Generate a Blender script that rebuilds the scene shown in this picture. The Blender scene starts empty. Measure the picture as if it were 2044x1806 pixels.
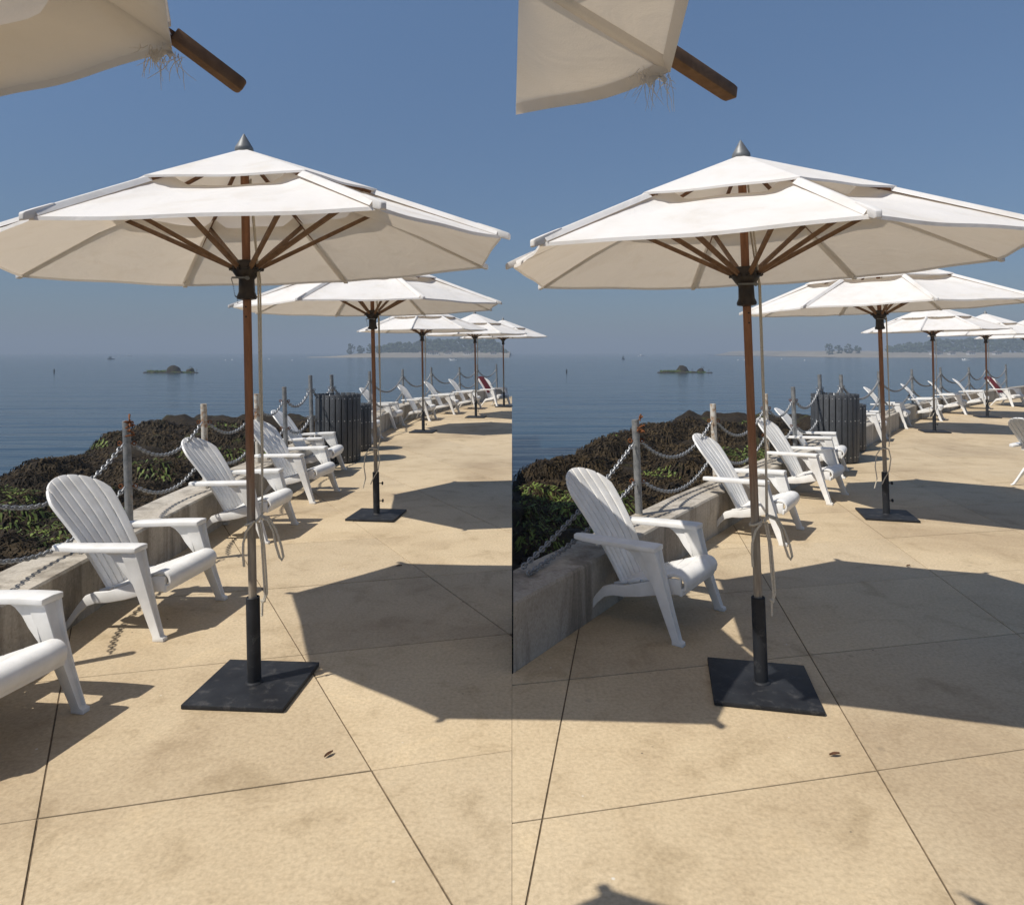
import bpy, bmesh, math, random
from mathutils import Vector, Matrix, noise
random.seed(7)
R = math.radians
PI = math.pi

# ------------------------------------------------------------------ camera, sky, sun, exposure
SC = bpy.context.scene
F, CX, HY, H = 1400.0, 1022.0, 703.0, 1.70          # focal length, axis, eye level (pixels of a 2044 wide picture), eye height (m)
cam = bpy.data.objects.new('camera', bpy.data.cameras.new('camera'))
SC.collection.objects.link(cam)
cam.location = (0, 0, H)
cam.rotation_euler = (PI / 2, 0, 0)
cam.data.sensor_fit = 'HORIZONTAL'
cam.data.sensor_width = 36
cam.data.lens = 36 * F / 2044
cam.data.shift_y = -(903 - HY) / 2044
cam.data.clip_start = 0.05
cam.data.clip_end = 20000
SC.camera = cam

SUN_AZ = 29.0          # shadows run this many degrees from +X towards +Y
SUN_EL = 54.0
SKY_STRENGTH = 0.085
SUN_STRENGTH = 4.2
EXPOSURE = 0.28
w = bpy.data.worlds.new('World')
SC.world = w
w.use_nodes = True
wn, wl = w.node_tree.nodes, w.node_tree.links
wn.clear()
sky = wn.new('ShaderNodeTexSky')
sky.sky_type = 'NISHITA'
sky.sun_disc = False
sky.sun_elevation = R(SUN_EL)
sky.sun_rotation = R(270 - SUN_AZ)
sky.altitude = 0
sky.air_density = 1.0
sky.dust_density = 0.3
sky.ozone_density = 2.0
bg = wn.new('ShaderNodeBackground')
bg.inputs[1].default_value = SKY_STRENGTH
wo = wn.new('ShaderNodeOutputWorld')
hs = wn.new('ShaderNodeHueSaturation')
hs.inputs['Saturation'].default_value = 1.08
wl.new(sky.outputs[0], hs.inputs['Color'])
# sea mist greys the sky evenly all round the horizon
wtc = wn.new('ShaderNodeTexCoord')
wsx = wn.new('ShaderNodeSeparateXYZ')
wl.new(wtc.outputs['Generated'], wsx.inputs[0])
wrp = wn.new('ShaderNodeValToRGB')
we = wrp.color_ramp.elements
for pos_, col_ in ((0.0, (0.29, 0.36, 0.48, 1)), (0.07, (0.31, 0.38, 0.51, 1)), (0.30, (0.66, 0.76, 0.88, 1)), (0.46, (1, 1, 1, 1))):
    el_ = we[0] if pos_ == 0.0 else (we[1] if pos_ == 0.46 else we.new(pos_))
    el_.position = pos_
    el_.color = col_
wl.new(wsx.outputs['Z'], wrp.inputs[0])
wmx = wn.new('ShaderNodeMix')
wmx.data_type = 'RGBA'
wmx.blend_type = 'MULTIPLY'
wmx.inputs[0].default_value = 1.0
wl.new(hs.outputs[0], wmx.inputs[6])
wl.new(wrp.outputs[0], wmx.inputs[7])
wl.new(wmx.outputs[2], bg.inputs[0])
wl.new(bg.outputs[0], wo.inputs[0])

sd = Vector((math.cos(R(SUN_AZ)) * math.cos(R(SUN_EL)), math.sin(R(SUN_AZ)) * math.cos(R(SUN_EL)), -math.sin(R(SUN_EL))))
sun = bpy.data.objects.new('sun', bpy.data.lights.new('sun', 'SUN'))
SC.collection.objects.link(sun)
sun.rotation_euler = sd.to_track_quat('-Z', 'Y').to_euler()
sun.location = (-20, -20, 40)
sun.data.energy = SUN_STRENGTH
sun.data.angle = R(0.5)
sun.data.color = (1.0, 0.95, 0.87)
SC.view_settings.view_transform = 'Standard'
SC.view_settings.look = 'None'
SC.view_settings.exposure = EXPOSURE
SC.view_settings.gamma = 1
SC.render.engine = 'CYCLES'
SC.cycles.use_denoising = True
SC.cycles.max_bounces = 8
SC.cycles.volume_bounces = 1

# ------------------------------------------------------------------ helpers
COL = SC.collection


def link(o, parent=None):
    COL.objects.link(o)
    if parent is not None:
        o.parent = parent
    return o


def tag(o, label=None, cat=None, group=None, kind=None):
    if label:
        o['label'] = label
    if cat:
        o['category'] = cat
    if group:
        o['group'] = group
    if kind:
        o['kind'] = kind
    return o


def empty(name, loc, rz=0.0):
    o = bpy.data.objects.new(name, None)
    o.location = loc
    o.rotation_euler = (0, 0, rz)
    o.empty_display_size = 0.1
    return link(o)


def copy_tree(o, parent=None):
    c = o.copy()
    link(c)
    c.parent = parent
    for ch in list(o.children):
        copy_tree(ch, c)
    return c


class MB:
    """collects shapes, then links them as ONE mesh object"""

    def __init__(self):
        self.v, self.f = [], []

    def add(self, vs, fs):
        n = len(self.v)
        self.v += [tuple(p) for p in vs]
        self.f += [tuple(i + n for i in f) for f in fs]
        return self

    def box(self, a, b, m=None):
        x0, y0, z0 = a
        x1, y1, z1 = b
        vs = [Vector(p) for p in ((x0, y0, z0), (x1, y0, z0), (x1, y1, z0), (x0, y1, z0), (x0, y0, z1), (x1, y0, z1), (x1, y1, z1), (x0, y1, z1))]
        if m:
            vs = [m @ p for p in vs]
        return self.add(vs, [(3, 2, 1, 0), (4, 5, 6, 7), (0, 1, 5, 4), (1, 2, 6, 5), (2, 3, 7, 6), (3, 0, 4, 7)])

    def loft(self, rings, closed=True, caps=True):
        n = len(rings[0])
        vs = [p for r in rings for p in r]
        fs = []
        for k in range(len(rings) - 1):
            for i in range(n if closed else n - 1):
                j = (i + 1) % n
                fs.append((k * n + i, k * n + j, (k + 1) * n + j, (k + 1) * n + i))
        if caps and closed:
            fs.append(tuple(reversed(range(n))))
            fs.append(tuple((len(rings) - 1) * n + i for i in range(n)))
        return self.add(vs, fs)

    def tube(self, pts, rad, n=8, caps=True):
        pts = [Vector(p) for p in pts]
        rs = rad if isinstance(rad, (list, tuple)) else [rad] * len(pts)
        rings = []
        up = None
        for i, p in enumerate(pts):
            t = (pts[min(i + 1, len(pts) - 1)] - pts[max(i - 1, 0)])
            t = t.normalized() if t.length > 1e-9 else Vector((0, 0, 1))
            if up is None:
                up = t.orthogonal().normalized()
            up = up - t * up.dot(t)
            up = up.normalized() if up.length > 1e-6 else t.orthogonal().normalized()
            s = t.cross(up)
            rings.append([p + (up * math.cos(2 * PI * k / n) + s * math.sin(2 * PI * k / n)) * rs[i] for k in range(n)])
        return self.loft(rings, True, caps)

    def lathe(self, prof, n=20, c=(0, 0, 0)):
        c = Vector(c)
        rings = [[c + Vector((r * math.cos(2 * PI * k / n), r * math.sin(2 * PI * k / n), z)) for k in range(n)] for r, z in prof]
        return self.loft(rings)

    def prism(self, poly, y0, y1, ax='y'):
        """outline in x,z swept along y (ax y) or outline in x,y swept along z (ax z)"""
        if ax == 'y':
            a = [Vector((p[0], y0, p[1])) for p in poly]
            b = [Vector((p[0], y1, p[1])) for p in poly]
        else:
            a = [Vector((p[0], p[1], y0)) for p in poly]
            b = [Vector((p[0], p[1], y1)) for p in poly]
        n = len(poly)
        fs = [tuple(range(n)), tuple(reversed(range(n, 2 * n)))]
        fs += [(i, i + n, (i + 1) % n + n, (i + 1) % n) for i in range(n)]
        return self.add(a + b, fs)

    def grid(self, rows):
        n = len(rows[0])
        vs = [p for r in rows for p in r]
        fs = [(k * n + i, k * n + i + 1, (k + 1) * n + i + 1, (k + 1) * n + i) for k in range(len(rows) - 1) for i in range(n - 1)]
        return self.add(vs, fs)

    def slab(self, rows, th):
        """a sheet given by rows of points, thickened along its own normals"""
        nr, nc = len(rows), len(rows[0])
        nor = []
        for i in range(nr):
            nor.append([])
            for j in range(nc):
                a = Vector(rows[min(i + 1, nr - 1)][j]) - Vector(rows[max(i - 1, 0)][j])
                b = Vector(rows[i][min(j + 1, nc - 1)]) - Vector(rows[i][max(j - 1, 0)])
                c = a.cross(b)
                nor[-1].append(c.normalized() if c.length > 1e-12 else Vector((0, 0, 1)))
        top = [[Vector(rows[i][j]) + nor[i][j] * th / 2 for j in range(nc)] for i in range(nr)]
        bot = [[Vector(rows[i][j]) - nor[i][j] * th / 2 for j in range(nc)] for i in range(nr)]
        N = nr * nc
        vs = [p for r in top for p in r] + [p for r in bot for p in r]
        fs = []
        for i in range(nr - 1):
            for j in range(nc - 1):
                a, b, c, d = i * nc + j, i * nc + j + 1, (i + 1) * nc + j + 1, (i + 1) * nc + j
                fs += [(a, d, c, b), (a + N, b + N, c + N, d + N)]
        for i in range(nr - 1):
            a, d = i * nc, (i + 1) * nc
            fs.append((a, a + N, d + N, d))
            a, d = i * nc + nc - 1, (i + 1) * nc + nc - 1
            fs.append((a, d, d + N, a + N))
        for j in range(nc - 1):
            fs.append((j, j + 1, j + 1 + N, j + N))
            a = (nr - 1) * nc + j
            fs.append((a, a + N, a + 1 + N, a + 1))
        return self.add(vs, fs)

    def mesh(self, name, mat=None, smooth=None, bevel=None):
        me = bpy.data.meshes.new(name)
        me.from_pydata(self.v, [], self.f)
        if bevel or smooth is not None:
            bm = bmesh.new()
            bm.from_mesh(me)
            bmesh.ops.recalc_face_normals(bm, faces=bm.faces)
            if bevel:
                es = [e for e in bm.edges if len(e.link_faces) == 2 and e.calc_face_angle(0) > R(35)]
                try:
                    bmesh.ops.bevel(bm, geom=es, offset=bevel, segments=2, profile=0.5, affect='EDGES', clamp_overlap=True)
                except Exception:
                    pass
            bm.to_mesh(me)
            bm.free()
        if mat:
            me.materials.append(mat)
        if smooth is not None:
            me.polygons.foreach_set('use_smooth', [True] * len(me.polygons))
            try:
                me.set_sharp_from_angle(angle=R(smooth))
            except Exception:
                pass
        me.update()
        return me

    def build(self, name, mat, parent=None, smooth=None, bevel=None):
        return link(bpy.data.objects.new(name, self.mesh(name, mat, smooth, bevel)), parent)


def obj(name, me, parent=None):
    return link(bpy.data.objects.new(name, me), parent)


# ------------------------------------------------------------------ materials
MATS = {}


def nodes_of(name):
    m = bpy.data.materials.new(name)
    m.use_nodes = True
    nt = m.node_tree
    b = nt.nodes['Principled BSDF']
    MATS[name] = m
    return m, nt, b


def noise_node(nt, vec, scale, detail=4, rough=0.55, dist=0.0):
    n = nt.nodes.new('ShaderNodeTexNoise')
    n.inputs['Scale'].default_value = scale
    n.inputs['Detail'].default_value = detail
    n.inputs['Roughness'].default_value = rough
    n.inputs['Distortion'].default_value = dist
    nt.links.new(vec, n.inputs['Vector'])
    return n.outputs['Fac']


def ramp(nt, fac, stops):
    r = nt.nodes.new('ShaderNodeValToRGB')
    e = r.color_ramp.elements
    while len(e) < len(stops):
        e.new(0.5)
    for el, (p, c) in zip(e, stops):
        el.position = p
        el.color = (*c, 1) if len(c) == 3 else c
    nt.links.new(fac, r.inputs[0])
    return r.outputs[0]


def mixc(nt, fac, a, b, mode='MIX'):
    m = nt.nodes.new('ShaderNodeMix')
    m.data_type = 'RGBA'
    m.blend_type = mode
    for s, v in ((m.inputs[0], fac), (m.inputs[6], a), (m.inputs[7], b)):
        if isinstance(v, (int, float)):
            s.default_value = v
        elif isinstance(v, (tuple, list)):
            s.default_value = (*v, 1)
        else:
            nt.links.new(v, s)
    return m.outputs[2]


def bump(nt, b, h, strength, dist=0.01):
    n = nt.nodes.new('ShaderNodeBump')
    n.inputs['Strength'].default_value = strength
    n.inputs['Distance'].default_value = dist
    nt.links.new(h, n.inputs['Height'])
    nt.links.new(n.outputs[0], b.inputs['Normal'])
    return n


def geo_pos(nt):
    return nt.nodes.new('ShaderNodeNewGeometry').outputs['Position']


def obj_pos(nt):
    return nt.nodes.new('ShaderNodeTexCoord').outputs['Object']


def simple(name, col, rough=0.6, metal=0.0, var=0.0, scale=20, bmp=0.0, col2=None, spec=0.5):
    m, nt, b = nodes_of(name)
    b.inputs['Roughness'].default_value = rough
    b.inputs['Metallic'].default_value = metal
    b.inputs['Specular IOR Level'].default_value = spec
    p = geo_pos(nt)
    f = noise_node(nt, p, scale, 5)
    c2 = col2 or tuple(max(0, c * (1 - var)) for c in col)
    c = ramp(nt, f, [(0.35, c2), (0.65, col)])
    nt.links.new(c, b.inputs['Base Color'])
    if bmp:
        bump(nt, b, f, bmp)
    return m


def make_concrete(name, c1, c2, c3, rough, speck=True):
    m, nt, b = nodes_of(name)
    p = geo_pos(nt)
    big = noise_node(nt, p, 0.55, 5, 0.6, 0.4)
    mid = noise_node(nt, p, 3.3, 6, 0.65, 0.6)
    fine = noise_node(nt, p, 55, 4, 0.6)
    c = ramp(nt, big, [(0.32, c1), (0.5, c2), (0.7, c3)])
    blot = ramp(nt, mid, [(0.28, (0.70, 0.67, 0.62)), (0.46, (0.97, 0.96, 0.95)), (0.58, (1, 1, 1)), (0.74, (1.12, 1.10, 1.06))])
    c = mixc(nt, 0.8, c, blot, 'MULTIPLY')
    gr = ramp(nt, fine, [(0.3, (0.72, 0.70, 0.67)), (0.6, (1.06, 1.06, 1.06))])
    c = mixc(nt, 0.55, c, gr, 'MULTIPLY')
    grit = noise_node(nt, p, 48, 9, 0.8, 0.2)
    c = mixc(nt, 0.5, c, ramp(nt, grit, [(0.40, (0.80, 0.79, 0.77)), (0.50, (1, 1, 1)), (0.62, (1.14, 1.13, 1.12))]), 'MULTIPLY')
    if not speck:
        mp_ = nt.nodes.new('ShaderNodeMapping')
        mp_.inputs['Scale'].default_value = (3.5, 3.5, 0.5)
        nt.links.new(p, mp_.inputs[0])
        st_ = noise_node(nt, mp_.outputs[0], 1.0, 6, 0.65, 0.5)
        c = mixc(nt, 0.85, c, ramp(nt, st_, [(0.36, (0.45, 0.43, 0.41)), (0.52, (1, 1, 1))]), 'MULTIPLY')
        vp = nt.nodes.new('ShaderNodeTexVoronoi')
        vp.inputs['Scale'].default_value = 26
        nt.links.new(p, vp.inputs['Vector'])
        c = mixc(nt, ramp(nt, vp.outputs['Distance'], [(0.06, (0.75, 0.75, 0.75)), (0.11, (0, 0, 0))]), c, (0.14, 0.12, 0.10))
    if speck:
        v = nt.nodes.new('ShaderNodeTexVoronoi')
        v.inputs['Scale'].default_value = 9
        v.inputs['Randomness'].default_value = 1
        nt.links.new(p, v.inputs['Vector'])
        rs = ramp(nt, v.outputs['Distance'], [(0.035, (1, 1, 1)), (0.06, (0, 0, 0))])
        sel = noise_node(nt, p, 1.9, 2)
        sl = ramp(nt, sel, [(0.56, (0, 0, 0)), (0.6, (1, 1, 1))])
        mk = mixc(nt, 1.0, rs, sl, 'MULTIPLY')
        c = mixc(nt, mk, c, (0.09, 0.07, 0.05))
        v2 = nt.nodes.new('ShaderNodeTexVoronoi')
        v2.inputs['Scale'].default_value = 4.1
        nt.links.new(p, v2.inputs['Vector'])
        r2 = ramp(nt, v2.outputs['Distance'], [(0.018, (1, 1, 1)), (0.03, (0, 0, 0))])
        c = mixc(nt, r2, c, (0.62, 0.58, 0.5))
        # faint drips and round water marks
        v3 = nt.nodes.new('ShaderNodeTexVoronoi')
        v3.inputs['Scale'].default_value = 5.7
        nt.links.new(p, v3.inputs['Vector'])
        r3 = ramp(nt, v3.outputs['Distance'], [(0.07, (1, 1, 1)), (0.12, (0, 0, 0))])
        s3 = ramp(nt, noise_node(nt, p, 0.8, 3), [(0.55, (0, 0, 0)), (0.6, (1, 1, 1))])
        mk3 = mixc(nt, 1.0, r3, s3, 'MULTIPLY')
        c = mixc(nt, mixc(nt, 1.0, mk3, (0.28, 0.28, 0.28), 'MULTIPLY'), c, (0.16, 0.13, 0.09))
    oi = nt.nodes.new('ShaderNodeObjectInfo')
    c = mixc(nt, 1.0, c, ramp(nt, oi.outputs['Random'], [(0.0, (0.91, 0.91, 0.92)), (1.0, (1.04, 1.035, 1.02))]), 'MULTIPLY')
    nt.links.new(c, b.inputs['Base Color'])
    b.inputs['Roughness'].default_value = rough
    b.inputs['Specular IOR Level'].default_value = 0.3
    hh = mixc(nt, 0.5, fine, mid)
    bump(nt, b, hh, 0.35, 0.006)
    return m


make_concrete('floor', (0.42, 0.325, 0.21), (0.53, 0.425, 0.28), (0.58, 0.475, 0.325), 0.75)
make_concrete('parapet', (0.36, 0.32, 0.265), (0.48, 0.44, 0.375), (0.54, 0.50, 0.435), 0.85, False)
simple('joint', (0.17, 0.125, 0.075), 0.9, var=0.5, scale=30)
simple('resin', (0.80, 0.79, 0.765), 0.45, scale=9, col2=(0.70, 0.685, 0.65), spec=0.4)
simple('black_metal', (0.010, 0.011, 0.014), 0.6, scale=7, col2=(0.020, 0.022, 0.026), bmp=0.15, spec=0.3)
_nt = MATS['black_metal'].node_tree
_b = _nt.nodes['Principled BSDF']
_src = _b.inputs['Base Color'].links[0].from_socket
_dust = ramp(_nt, noise_node(_nt, geo_pos(_nt), 13, 9, 0.75, 0.4), [(0.54, (0, 0, 0)), (0.76, (0.8, 0.8, 0.8))])
_nt.links.new(mixc(_nt, _dust, _src, (0.11, 0.105, 0.10)), _b.inputs['Base Color'])
simple('bronze', (0.045, 0.035, 0.028), 0.45, 0.5, var=0.4, scale=40)
simple('finial_metal', (0.20, 0.205, 0.205), 0.5, 0.3, var=0.3, scale=25)
simple('rope', (0.64, 0.58, 0.47), 0.9, var=0.3, scale=180, bmp=0.6)
simple('chain_metal', (0.36, 0.37, 0.38), 0.5, 0.5, var=0.5, scale=60)
simple('rust', (0.22, 0.075, 0.02), 0.9, var=0.5, scale=90, bmp=0.5)
simple('slat_grey', (0.060, 0.064, 0.070), 0.55, var=0.25, scale=12)
simple('liner_black', (0.012, 0.012, 0.013), 0.7)
simple('bolt_metal', (0.6, 0.6, 0.58), 0.3, 0.9)
simple('towel_red', (0.13, 0.008, 0.018), 0.95, var=0.4, scale=120, bmp=0.6)
simple('towel_grey', (0.35, 0.34, 0.34), 0.95, var=0.3, scale=120, bmp=0.6)
simple('boat_white', (0.78, 0.78, 0.76), 0.4)
simple('boat_dark', (0.02, 0.045, 0.055), 0.5)
simple('boat_glass', (0.02, 0.025, 0.03), 0.1)
simple('leaf_dry', (0.12, 0.05, 0.02), 0.9, var=0.4, scale=200)
simple('bird_black', (0.012, 0.012, 0.012), 0.7)
simple('sand', (0.30, 0.26, 0.20), 0.95, var=0.3, scale=0.02)
simple('far_leaf', (0.055, 0.075, 0.03), 0.9, col2=(0.02, 0.035, 0.015), scale=0.25)
simple('far_bark', (0.07, 0.055, 0.04), 0.95)
simple('house_wall', (0.62, 0.60, 0.56), 0.8)
simple('house_roof', (0.16, 0.14, 0.13), 0.85)
simple('house_pane', (0.03, 0.035, 0.04), 0.2)
simple('soil', (0.09, 0.075, 0.055), 0.95)
simple('green_weed', (0.16, 0.21, 0.03), 0.75, var=0.6, scale=6, col2=(0.05, 0.08, 0.012))
simple('brown_weed', (0.055, 0.036, 0.014), 0.75, scale=3, col2=(0.014, 0.009, 0.004), spec=0.2)
simple('shrub_leaf', (0.12, 0.14, 0.035), 0.8, col2=(0.05, 0.06, 0.02), scale=10)

# galvanised pipe
m, nt, b = nodes_of('galvanised')
p = geo_pos(nt)
f = noise_node(nt, p, 14, 6, 0.7)
c = ramp(nt, f, [(0.3, (0.13, 0.135, 0.135)), (0.5, (0.26, 0.265, 0.265)), (0.7, (0.38, 0.37, 0.35))])
rf = ramp(nt, noise_node(nt, p, 7, 5, 0.7), [(0.62, (0, 0, 0)), (0.7, (1, 1, 1))])
c = mixc(nt, rf, c, (0.25, 0.14, 0.07))
nt.links.new(c, b.inputs['Base Color'])
b.inputs['Metallic'].default_value = 0.45
b.inputs['Roughness'].default_value = 0.55
# flaking paint on posts
m, nt, b = nodes_of('flaking_paint')
p = geo_pos(nt)
f = noise_node(nt, p, 11, 6, 0.7)
c = ramp(nt, f, [(0.36, (0.24, 0.10, 0.04)), (0.44, (0.42, 0.34, 0.25)), (0.52, (0.55, 0.52, 0.46)), (0.7, (0.62, 0.60, 0.55))])
nt.links.new(c, b.inputs['Base Color'])
b.inputs['Roughness'].default_value = 0.8
bump(nt, b, f, 0.4)

# canvas: white sailcloth that lets some sun through
m, nt, b = nodes_of('canvas')
nt.nodes.remove(b)
p = geo_pos(nt)
stain = noise_node(nt, p, 5, 6, 0.6, 0.4)
weave = noise_node(nt, p, 260, 2)
col = ramp(nt, stain, [(0.25, (0.74, 0.70, 0.64)), (0.5, (0.82, 0.80, 0.77)), (0.75, (0.84, 0.82, 0.80))])
d = nt.nodes.new('ShaderNodeBsdfDiffuse')
t = nt.nodes.new('ShaderNodeBsdfTranslucent')
t.inputs[0].default_value = (0.78, 0.66, 0.52, 1)
nt.links.new(col, d.inputs[0])
bn = nt.nodes.new('ShaderNodeBump')
bn.inputs['Strength'].default_value = 0.5
bn.inputs['Distance'].default_value = 0.012
wr_ = noise_node(nt, p, 7, 3, 0.5, 1.2)
hgt_ = mixc(nt, 0.08, wr_, weave)
nt.links.new(hgt_, bn.inputs['Height'])
nt.links.new(bn.outputs[0], t.inputs['Normal'])
nt.links.new(bn.outputs[0], d.inputs['Normal'])
mx = nt.nodes.new('ShaderNodeMixShader')
mx.inputs[0].default_value = 0.25
nt.links.new(d.outputs[0], mx.inputs[1])
nt.links.new(t.outputs[0], mx.inputs[2])
nt.links.new(mx.outputs[0], nt.nodes['Material Output'].inputs[0])


def make_wood(name, dark, light, weather=False):
    m, nt, b = nodes_of(name)
    tc = nt.nodes.new('ShaderNodeTexCoord')
    mp = nt.nodes.new('ShaderNodeMapping')
    mp.inputs['Scale'].default_value = (60, 60, 5) if weather else (25, 25, 25)
    nt.links.new(tc.outputs['Object'], mp.inputs[0])
    f = noise_node(nt, mp.outputs[0], 1.0, 6, 0.65, 0.5)
    c = ramp(nt, f, [(0.3, dark), (0.7, light)])
    if weather:       # the lower half of the pole has gone grey
        sx = nt.nodes.new('ShaderNodeSeparateXYZ')
        nt.links.new(tc.outputs['Object'], sx.inputs[0])
        a = nt.nodes.new('ShaderNodeMath')
        a.operation = 'MULTIPLY_ADD'
        nt.links.new(noise_node(nt, mp.outputs[0], 0.6, 4), a.inputs[0])
        a.inputs[1].default_value = 0.35
        hz = nt.nodes.new('ShaderNodeMath')
        hz.operation = 'MULTIPLY'
        nt.links.new(sx.outputs['Z'], hz.inputs[0])
        hz.inputs[1].default_value = 0.62
        nt.links.new(hz.outputs[0], a.inputs[2])
        k = ramp(nt, a.outputs[0], [(0.66, (1, 1, 1)), (0.97, (0.0, 0.0, 0.0))])
        # ramp input is clamped to 0..1: grey below about 0.7 m, brown above
        c = mixc(nt, k, c, ramp(nt, f, [(0.3, (0.17, 0.14, 0.11)), (0.7, (0.36, 0.31, 0.24))]))
    nt.links.new(c, b.inputs['Base Color'])
    b.inputs['Roughness'].default_value = 0.6
    b.inputs['Specular IOR Level'].default_value = 0.3
    bump(nt, b, f, 0.25, 0.003)
    return m


make_wood('teak', (0.10, 0.045, 0.02), (0.22, 0.105, 0.05))
make_wood('teak_pole', (0.17, 0.075, 0.035), (0.31, 0.15, 0.078), True)
make_wood('rib_wood', (0.12, 0.065, 0.032), (0.24, 0.14, 0.075))

# rocks under wet weed
m, nt, b = nodes_of('weed_rock')
p = geo_pos(nt)
f1 = noise_node(nt, p, 1.1, 5, 0.6, 0.3)
f2 = noise_node(nt, p, 16, 8, 0.75, 0.8)
c = ramp(nt, f2, [(0.30, (0.006, 0.0045, 0.003)), (0.52, (0.028, 0.019, 0.009)), (0.72, (0.070, 0.048, 0.022))])
g = ramp(nt, f1, [(0.57, (0, 0, 0)), (0.68, (1, 1, 1))])
gc = ramp(nt, f2, [(0.35, (0.025, 0.035, 0.006)), (0.65, (0.13, 0.15, 0.03))])
c = mixc(nt, mixc(nt, 1.0, g, (0.7, 0.7, 0.7), 'MULTIPLY'), c, gc)
nt.links.new(c, b.inputs['Base Color'])
b.inputs['Roughness'].default_value = 0.75
b.inputs['Specular IOR Level'].default_value = 0.2
bump(nt, b, f2, 1.0, 0.05)

# sea
m, nt, b = nodes_of('water')
p = geo_pos(nt)
mp = nt.nodes.new('ShaderNodeMapping')
mp.inputs['Rotation'].default_value = (0, 0, R(-8))
mp.inputs['Scale'].default_value = (0.09, 0.55, 1)
nt.links.new(p, mp.inputs[0])
n1 = noise_node(nt, mp.outputs[0], 1.0, 3, 0.5, 0.6)
mp2 = nt.nodes.new('ShaderNodeMapping')
mp2.inputs['Rotation'].default_value = (0, 0, R(-4))
mp2.inputs['Scale'].default_value = (0.6, 2.6, 1)
nt.links.new(p, mp2.inputs[0])
n2 = noise_node(nt, mp2.outputs[0], 1.0, 3, 0.5, 0.3)
ad = nt.nodes.new('ShaderNodeMath')
ad.operation = 'MULTIPLY_ADD'
nt.links.new(n2, ad.inputs[0])
ad.inputs[1].default_value = 0.16
nt.links.new(n1, ad.inputs[2])
b.inputs['Base Color'].default_value = (0.012, 0.030, 0.045, 1)
b.inputs['Roughness'].default_value = 0.12
b.inputs['IOR'].default_value = 1.333
bump(nt, b, ad.outputs[0], 0.5, 0.25)
M = MATS


# ------------------------------------------------------------------ layout: two wings of one terrace, each given by points of its half of the picture
def dx(side, y):
    return 0.0 if side == 0 else 1023.0 - 0.0165 * (y - HY)


def gp(side, x, y, h=0.0):
    """point of the horizontal plane at height h"""
    z = (H - h) * F / (y - HY)
    return Vector(((x + dx(side, y) - CX) / F * z, z, h))


def ap(side, x, y, dist):
    """point at a distance"""
    return Vector(((x + dx(side, y) - CX) / F * dist, dist, H + (HY - y) / F * dist))


SH = (-508.0 / F, 509.0 / F)


def wing(side, xp, z, h=0.0):
    return Vector((xp + SH[side] * z, z, h))


def turn(side, x, k=0.75):
    xm = x + (0 if side == 0 else 1016)
    return -k * (math.atan((xm - CX) / F) - math.atan((x - 514) / F))


HALF = ('left', 'right')
WALL = [(-2.75, -1.0), (-2.02, 1.5), (-1.56, 3.0), (-1.16, 4.31), (-0.52, 6.4), (0.22, 8.47), (1.17, 11.0), (2.33, 14.0), (3.67, 17.5), (6.1, 21.8), (9.4, 26.5), (13.5, 31.5)]
WW = 0.39          # parapet thickness along x
WH = 0.37


def wall_x(z):
    for (xa, za), (xb, zb) in zip(WALL, WALL[1:]):
        if z <= zb:
            return xa + (xb - xa) * (z - za) / (zb - za)
    return WALL[-1][0]


def wall_at(ratio, off=-0.2):
    """depth at which the parapet's middle line is seen in that direction"""
    z = 2.0
    while z < 31 and (wall_x(z) + off) / z < ratio:
        z += 0.02
    return z


APEX = {}
z = 1.0
while wall_x(z) + SH[1] * z < 0:
    z += 0.005
APEX['in'] = z
while wall_x(z) - WW + SH[1] * z < 0:
    z += 0.005
APEX['out'] = z


# ------------------------------------------------------------------ terrace floor: concrete slabs
def clip_poly(poly, cell):
    out = poly
    n = len(cell)
    for i in range(n):
        a, bb = cell[i], cell[(i + 1) % n]
        e = bb - a
        nx = []
        for k in range(len(out)):
            p, q = out[k - 1], out[k]
            dp = e.x * (p.y - a.y) - e.y * (p.x - a.x)
            dq = e.x * (q.y - a.y) - e.y * (q.x - a.x)
            if dp >= 0 and dq >= 0:
                nx.append(q)
            elif dp >= 0 > dq:
                nx.append(p + (q - p) * (dp / (dp - dq)))
            elif dp < 0 <= dq:
                nx.append(p + (q - p) * (dp / (dp - dq)))
                nx.append(q)
        out = nx
        if len(out) < 3:
            return []
    return out


def area(poly):
    return 0.5 * sum(poly[i - 1].x * poly[i].y - poly[i].x * poly[i - 1].y for i in range(len(poly)))


def clean(poly, eps=1e-3):
    o = []
    for p in poly:
        if not o or (p - o[-1]).length > eps:
            o.append(p)
    if len(o) > 1 and (o[0] - o[-1]).length < eps:
        o.pop()
    return o


EDGE0 = -0.0005
left_region = [Vector((EDGE0, -1.0))]
pts = [wing(0, x, zz).to_2d() for x, zz in WALL]
pts = [p for p in pts if p.x < EDGE0]
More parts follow.
